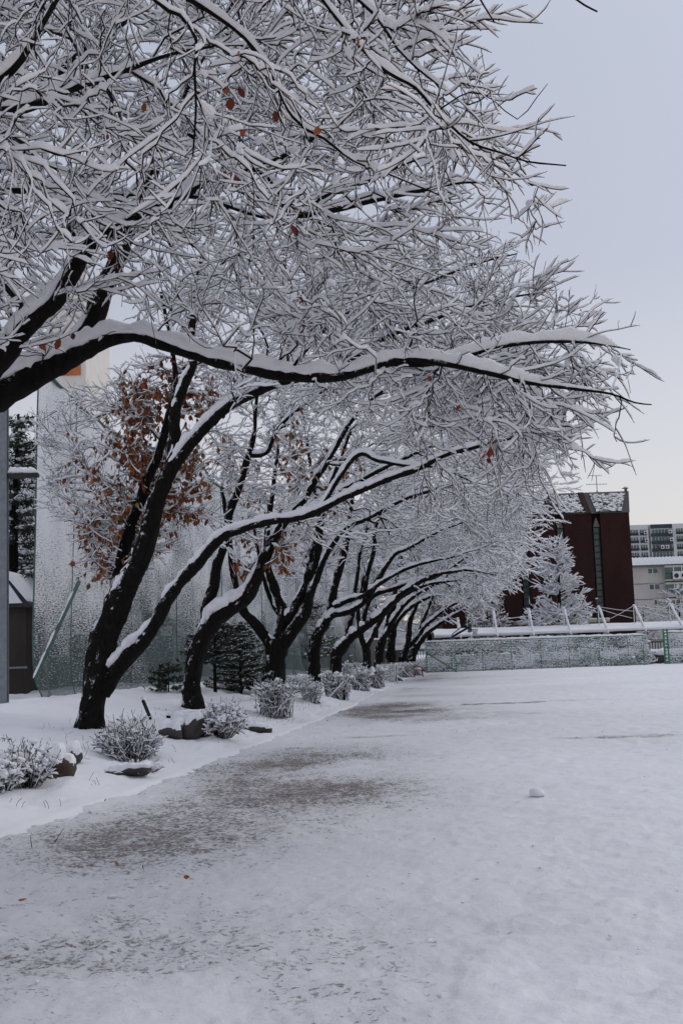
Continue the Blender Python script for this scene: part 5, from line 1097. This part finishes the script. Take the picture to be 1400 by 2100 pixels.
# ------------------------------------------------------------------ brick building with slit windows
def brick_mat():
    m, n, l, b = mat_new('dark_red_brick', .85, .2); c = coord(n, l)
    mp = n.new('ShaderNodeMapping'); mp.inputs['Rotation'].default_value = (R(90), 0, 0); l.new(c, mp.inputs[0])
    bt = nnode(n, 'ShaderNodeTexBrick', Scale=1.0, Mortar_Size=.012, Brick_Width=.23, Row_Height=.075); l.new(mp.outputs[0], bt.inputs['Vector'])
    bt.inputs['Color1'].default_value = (.040, .0135, .012, 1); bt.inputs['Color2'].default_value = (.028, .0095, .009, 1); bt.inputs['Mortar'].default_value = (.035, .017, .016, 1)
    t = nnode(n, 'ShaderNodeTexNoise', Scale=.5, Detail=6); l.new(coord(n, l, (1, 1, .35)), t.inputs['Vector'])
    mx = n.new('ShaderNodeMixRGB'); mx.blend_type = 'MULTIPLY'; mx.inputs[0].default_value = .75; l.new(bt.outputs[0], mx.inputs[1]); l.new(ramp(n, l, t.outputs[0], [(.3, (.55, .5, .5)), (.7, (1.15, 1.1, 1.1))]), mx.inputs[2])
    l.new(mx.outputs[0], b.inputs['Base Color']); return m
M['brick'] = brick_mat()
def roofsnow_mat():
    m, n, l, b = mat_new('snow_flecked_slates', .8, .2); c = coord(n, l)
    t = nnode(n, 'ShaderNodeTexNoise', Scale=3.4, Detail=6, Roughness=.65); l.new(coord(n, l, (1, 1, 1.6)), t.inputs['Vector'])
    l.new(ramp(n, l, t.outputs[0], [(.44, (.018, .018, .019)), (.47, (.05, .05, .05)), (.50, (.62, .63, .65)), (.8, (.72, .73, .76))]), b.inputs['Base Color']); return m
M['flecked'] = roofsnow_mat()
M['pane'] = noisy('greenish_pane', [(.3, (.03, .055, .052)), (.7, (.06, .095, .09))], 1.2, .2, spec=.5)
d = 105.0
bd = empty('brick_building', (X(1170, d), d, 0), 'dark red brick building with slit windows and a snow flecked roof', 'building')
xr = X(1306, d); xl = X(1000, d) - 4; ze = Zp(1302, 1050, d); dep = 14.0
S = [X(px, d, py) for px, py in ((1229, 1180), (1154, 1180), (1079, 1194), (1003, 1200))]   # slit axes
# facade blocks between recessed slots
edges = [xr] + [q for s_ in S for q in (s_ + .34, s_ - .46)] + [xl]
for k in range(0, len(edges), 2): MB().box(edges[k + 1], edges[k], d, d + .6, -.2, ze).build('wall', M['brick'], bd)
MB().box(xl, xr - .002, d + .602, d + dep, -.2, ze - .003).build('wall', M['brick'], bd)
zw1, zw0 = Zp(1224, 1080, d), Zp(1236, 1266, d) - .4
M['grey_stone'] = noisy('grey_stone', [(.3, (.10, .105, .10)), (.7, (.15, .155, .15))], 3, .8)
for s_ in S:
    wf = MB().box(s_ - .30, s_ - .235, d + .30, d + .599, zw0, zw1).box(s_ + .235, s_ + .30, d + .30, d + .599, zw0, zw1).build('window', M['dark'], bd)
    mbp, mbt = MB(), [] ; nP = 15; hh = (zw1 - zw0) / nP
    for k in range(nP):
        mbp.box(s_ - .233, s_ + .233, d + .42, d + .46, zw0 + k * hh + .05, zw0 + (k + 1) * hh - .05); MB().box(s_ - .234, s_ + .234, d + .34, d + .50, zw0 + k * hh - .045, zw0 + k * hh + .045).build('bar', M['dark'], wf)
    mbp.build('pane', M['pane'], wf)
    MB().prism([(s_ - .30, zw1 + .01), (s_ + .30, zw1 + .01), (s_ + .02, zw1 + .85), (s_ - .02, zw1 + .85)], 'y', d + .20, d + .598).build('gablet', M['grey_stone'], bd)
# roof: steep flecked slopes between brick piers, dark hip on the right
zr_ = Zp(1288, 1007, d + 3); xh = X(1288, d + 3, 1007); yr = d + 3
piers = [s_ for s_ in S]
segs = [(xr, S[0] - .1)] + [(S[k] - .95, S[k + 1] - .1) for k in range(3)] + [(S[3] - .46, xl)]
rm = MB(); rm.add([(xl, d - .05, ze), (xr + .05, d - .05, ze), (xr + .05, d + dep, ze), (xl, d + dep, ze), (xl, yr, zr_), (xh, yr, zr_), (xh, d + dep - 3, zr_), (xl, d + dep - 3, zr_)],
                  [(0, 1, 5, 4), (1, 2, 6, 5), (2, 3, 7, 6), (4, 5, 6, 7), (0, 4, 7, 3)])
rf = rm.build('roof', M['dark'], bd)
def slope(xx, t, o): return (xx, d - .05 + (yr - d + .05) * t - .03 - o, ze + (zr_ - ze) * t + .02 + o * .5)
for k, (x1_, x0_) in enumerate(segs):
    a0 = x0_ + .15; b0 = x1_ - (.10 if k else .85); b1 = b0 if k else b0 - (xr - xh) * .95 + .45
    q = [slope(a0, .06, 0), slope(b0 if k else xr - .62, .06, 0), slope(b1, .90, 0), slope(a0, .90, 0)]; q2 = [(x_, y_ - .05, z_ + .03) for x_, y_, z_ in q]
    MB().add(q + q2, [(3, 2, 1, 0), (4, 5, 6, 7), (0, 1, 5, 4), (1, 2, 6, 5), (2, 3, 7, 6), (3, 0, 4, 7)]).build('slate_slope', M['flecked'], rf)
for s_ in S: MB().prism([(d - .025, ze - .6), (d - .025, ze), (d - .17, ze + .04), (yr - .14, zr_ + .02), (yr - .02, zr_ - .05), (d + .2, ze - .6)], 'x', s_ - .95, s_ - .46).build('pier', M['brick'], bd)
MB().box(xh - .3, xh - .08, yr + .2, yr + .42, zr_, zr_ + .28).box(xh - .5, xh + .05, yr + .18, yr + .44, zr_ + .281, zr_ + .34).build('vent', M['grey_stone'], bd)
np_mesh('snow', *_pad(xh - .2, yr + .3, zr_ + .36, .2), M['tree_snow'], bd)
an = empty('antenna', (X(1223, d + 4, 1000), d + 4, zr_), 'old television antenna on the ridge of the brick building', 'antenna')
xa = X(1223, d + 4, 1000); zt_ = Zp(1223, 975, d + 4); mb = MB().tube([(xa, d + 4, zr_ - .3), (xa, d + 4, zt_)], .035, 6)
za = Zp(1223, 993, d + 4); mb.tube([(xa - 1.0, d + 4, za + .02), (xa + 1.0, d + 4.2, za)], .025, 5).tube([(xa - .65, d + 4, zt_), (xa + .55, d + 4.2, zt_ - .02)], .025, 5).tube([(xa, d + 4, zr_ + .3), (xa - .3, d + 4, zr_ - .1)], .02, 5).tube([(xa, d + 4, zr_ + .3), (xa + .3, d + 4, zr_ - .1)], .02, 5)
for k in range(7): mb.tube([(xa - .9 + .3 * k, d + 3.7, za), (xa - .9 + .3 * k, d + 4.4, za + .02)], .014, 4)
for k in range(5): mb.tube([(xa - .6 + .28 * k, d + 3.8, zt_), (xa - .6 + .28 * k, d + 4.3, zt_)], .014, 4)
mb.build('aerial', M['steel'], an)
M['cream_slab'] = noisy('cream_slab', [(.3, (.40, .36, .27)), (.7, (.48, .44, .34))], 3, .7)
cp = empty('entrance_canopy', (X(1150, 102), 102, 0), 'low cream flat canopy along the foot of the brick building', 'canopy')
zc = Zp(1235, 1270, 102); MB().box(X(1062, 102), X(1250, 102), 101.6, 104.9, zc - .22, zc + .02).build('slab', M['cream_slab'], cp); MB().box(X(1062, 102), X(1250, 102), 101.55, 104.9, zc + .022, zc + .12).build('snow', M['snow'], cp)
for px in (1070, 1150, 1242): MB().box(X(px, 102) - .15, X(px, 102) + .15, 102.1, 102.4, -.1, zc - .222).build('post', M['cream_slab'], cp)

# ------------------------------------------------------------------ apartments on the right
M['pale'] = noisy('pale_render', [(.3, (.42, .41, .38)), (.7, (.50, .48, .45))], .5, .85)
M['pale_blue'] = noisy('cool_pale_render', [(.3, (.50, .52, .55)), (.7, (.58, .60, .63))], .3, .85)
M['navy'] = noisy('navy_panel', [(.3, (.026, .036, .055)), (.7, (.042, .054, .077))], .5, .7)
M['green_glass'] = noisy('green_tinted_glass', [(.3, (.035, .07, .068)), (.5, (.065, .115, .112)), (.7, (.11, .17, .165))], .9, .15, spec=.6)
d = 150.0
ap = empty('apartment_block', (X(1400, d), d, 0), 'pale low apartment block with a snow covered ribbed roof', 'building')
xl, xe = X(1290, d), X(1400, d) + 30; z0 = Zp(1340, 1160, d)
def zz(py): return Zp(1345, py, d)
MB().box(xl, xe, d, d + 10, -.2, zz(1162)).build('wall', M['pale'], ap)
for py in (1196, 1228, 1258): MB().box(xl, X(1369, d), d - .06, d - .002, zz(py) - .07, zz(py)).build('band', M['grey_stone'], ap)
rf = MB().box(xl - .4, xe, d - .6, d + 10.6, zz(1162) + .002, zz(1162) + .22).build('roof', M['grey_stone'], ap)
mb = MB().prism([(d - .75, zz(1162) + .222), (d + 5, zz(1137) + .0), (d + 5.4, zz(1137)), (d + 11, zz(1162) + .222)], 'x', xl - .5, xe)
for k in range(int((xe - xl) / .45)): mb.add(*(lambda x_: ([(x_, d - .77, zz(1162) + .27), (x_ + .12, d - .77, zz(1162) + .27), (x_ + .12, d + 5.2, zz(1137) + .06), (x_, d + 5.2, zz(1137) + .06), (x_ + .06, d - .77, zz(1162) + .34), (x_ + .06, d + 5.2, zz(1137) + .14)], [(0, 4, 5, 3), (4, 1, 2, 5), (0, 1, 4), (3, 5, 2)]))(xl + .45 * k))
mb.build('roof_snow', M['snow'], ap)
def win(par, x0, x1, z0_, z1_, dd, glass, n=2, fw=.07):
    wf = MB().box(x0, x1, dd - .10, dd - .003, z0_, z1_).build('window', M['white_paint'], par); mb = MB()
    for k in range(n):
        a = x0 + (x1 - x0) * k / n; mb.box(a + fw, a + (x1 - x0) / n - fw * .5, dd - .13, dd - .103, z0_ + fw, z1_ - fw)
    mb.build('pane', M[glass], wf); return wf
for (pa, pb, ya, yb) in ((1336, 1357, 1177, 1165), (1337, 1359, 1210, 1197), (1345, 1360, 1241, 1229)): win(ap, X(pa, d), X(pb, d), zz(ya), zz(yb), d, 'glass')
for (ya, yb) in ((1193, 1161.5), (1226, 1196), (1258, 1229)):
    xa_ = X(1369, d)
    wf = MB().box(xa_, xe, d - 1.0, d - .004, zz(yb) - .25, zz(yb)).box(xa_, xe, d - 1.0, d - .004, zz(ya), zz(ya) + .2).build('balcony', M['pale'], ap); mb, mf = MB(), MB()
    for k in range(22):
        a = xa_ + .08 + k * 1.05; mb.box(a, a + .92, d - .9, d - .86, zz(ya) + .202, zz(yb) - .252); mf.box(a + .921, a + 1.029, d - .97, d - .84, zz(ya) + .201, zz(yb) - .251)
    mb.build('pane', M['green_glass'], wf); mf.build('mullion', M['white_paint'], wf)
    rl_ = MB().box(xa_, xe, d - 1.25, d - 1.21, zz(ya) + .95, zz(ya) + 1.0)
    for k in range(60): rl_.box(xa_ + .3 * k, xa_ + .3 * k + .03, d - 1.245, d - 1.215, zz(ya) + .2, zz(ya) + .95)
    rl_.build('railing', M['dark'], wf)
def aircon(label, x0, z0_, dd, s=1.0):
    r_ = empty('air_conditioner', (x0, dd, z0_), label, 'air conditioner', 'air conditioners on the balconies')
    MB().box(x0, x0 + .9 * s, dd - .38, dd, z0_, z0_ + .85 * s).build('casing', M['white_paint'], r_, bevel=.02)
    MB().tube([(x0 + .38 * s, dd - .385, z0_ + .42 * s), (x0 + .38 * s, dd - .41, z0_ + .42 * s)], .30 * s, 18).build('fan', M['dark'], r_)
    MB().box(x0 - .03, x0 + .93 * s, dd - .40, dd, z0_ + .852 * s, z0_ + .95 * s).build('snow', M['snow'], r_)
aircon('white air conditioner on the top balcony of the pale low block', X(1382, d), zz(1190), d - 1.26)
aircon('white air conditioner hung outside the top right balcony at the picture edge', X(1397, d), zz(1190), d - 1.26)
d = 260.0
def zf(py): return Zp(1350, py, d)
bt = empty('apartment_block', (X(1325, d), d, 0), 'tall white apartment block far behind, its left bay beside a navy bay', 'building')
xa_, xb_ = X(1240, d), X(1343, d)
MB().box(xa_, xb_, d, d + 12, -.2, zf(1075)).box(X(1343, d) + .002, X(1349, d), d + 1.5, d + 12, -.2, zf(1074)).box(X(1349, d) + .002, X(1394, d), d + .5, d + 12, -.2, zf(1074.5)).box(X(1394, d) + .002, xb_ + 40, d, d + 12, -.2, zf(1075)).build('wall', M['pale_blue'], bt)
MB().box(X(1349, d) + .05, X(1394, d) - .05, d + .3, d + .498, zf(1083), zf(1075)).build('parapet_panel', M['navy'], bt)
for k in range(6):
    y0, y1 = 1098.5 + 15.6 * k, 1084.5 + 15.6 * k
    for (pa, pb) in ((1288, 1303), (1305, 1322), (1325, 1340), (1400, 1415), (1418, 1434)):
        w_ = win(bt, X(pa, d), X(pb, d), zf(y0) + .1, zf(y1), d, 'green_glass', 3, .06)
        MB().box(X(pa, d), X(pb, d), d - .45, d - .40, zf(y0) + .2, zf(y0) + .7).build('railing', M['dark'], w_)
    w_ = win(bt, X(1351, d), X(1392, d), zf(y0) + .1, zf(y1), d + .49, 'green_glass' if k != 2 else 'glass', 6, .06)
    MB().box(X(1350, d), X(1393, d), d - .1, d + .35, zf(y0) - .15, zf(y0) + .55).build('railing', M['navy'], w_)
for i, (px, py) in enumerate(((1333, 1095), (1334, 1111), (1384, 1095), (1386, 1111), (1366, 1126), (1376, 1126))):
    aircon('tiny white air conditioner on the far block, ' + ['top one on the left bay', 'lower of the two on the left bay', 'topmost on the navy bay', 'second from the top on the navy bay', 'left one low on the navy bay', 'right one low on the navy bay'][i], X(px, d), zf(py), d - .46, .8)
M['wooded'] = noisy('snowy_wooded_hillside', [(.3, (.12, .125, .13)), (.7, (.42, .43, .45))], .12, .9, detail=8)
hx = np.linspace(-700, 700, 200); hh = 6 + 34 * sstep(60, -40, hx) + 5 * np.sin(hx * .021) + 4 * (vnoise(hx * .06, 0, 0, 61) - .5)
tag(np_mesh('hill', np.array([(x_, 480 + dy, (-.5 if dy < 60 else h_)) for x_, h_ in zip(hx, hh) for dy in (0, 120)]), np.array([(2 * k, 2 * k + 2, 2 * k + 3, 2 * k + 1) for k in range(199)]), M['wooded']), kind='structure')
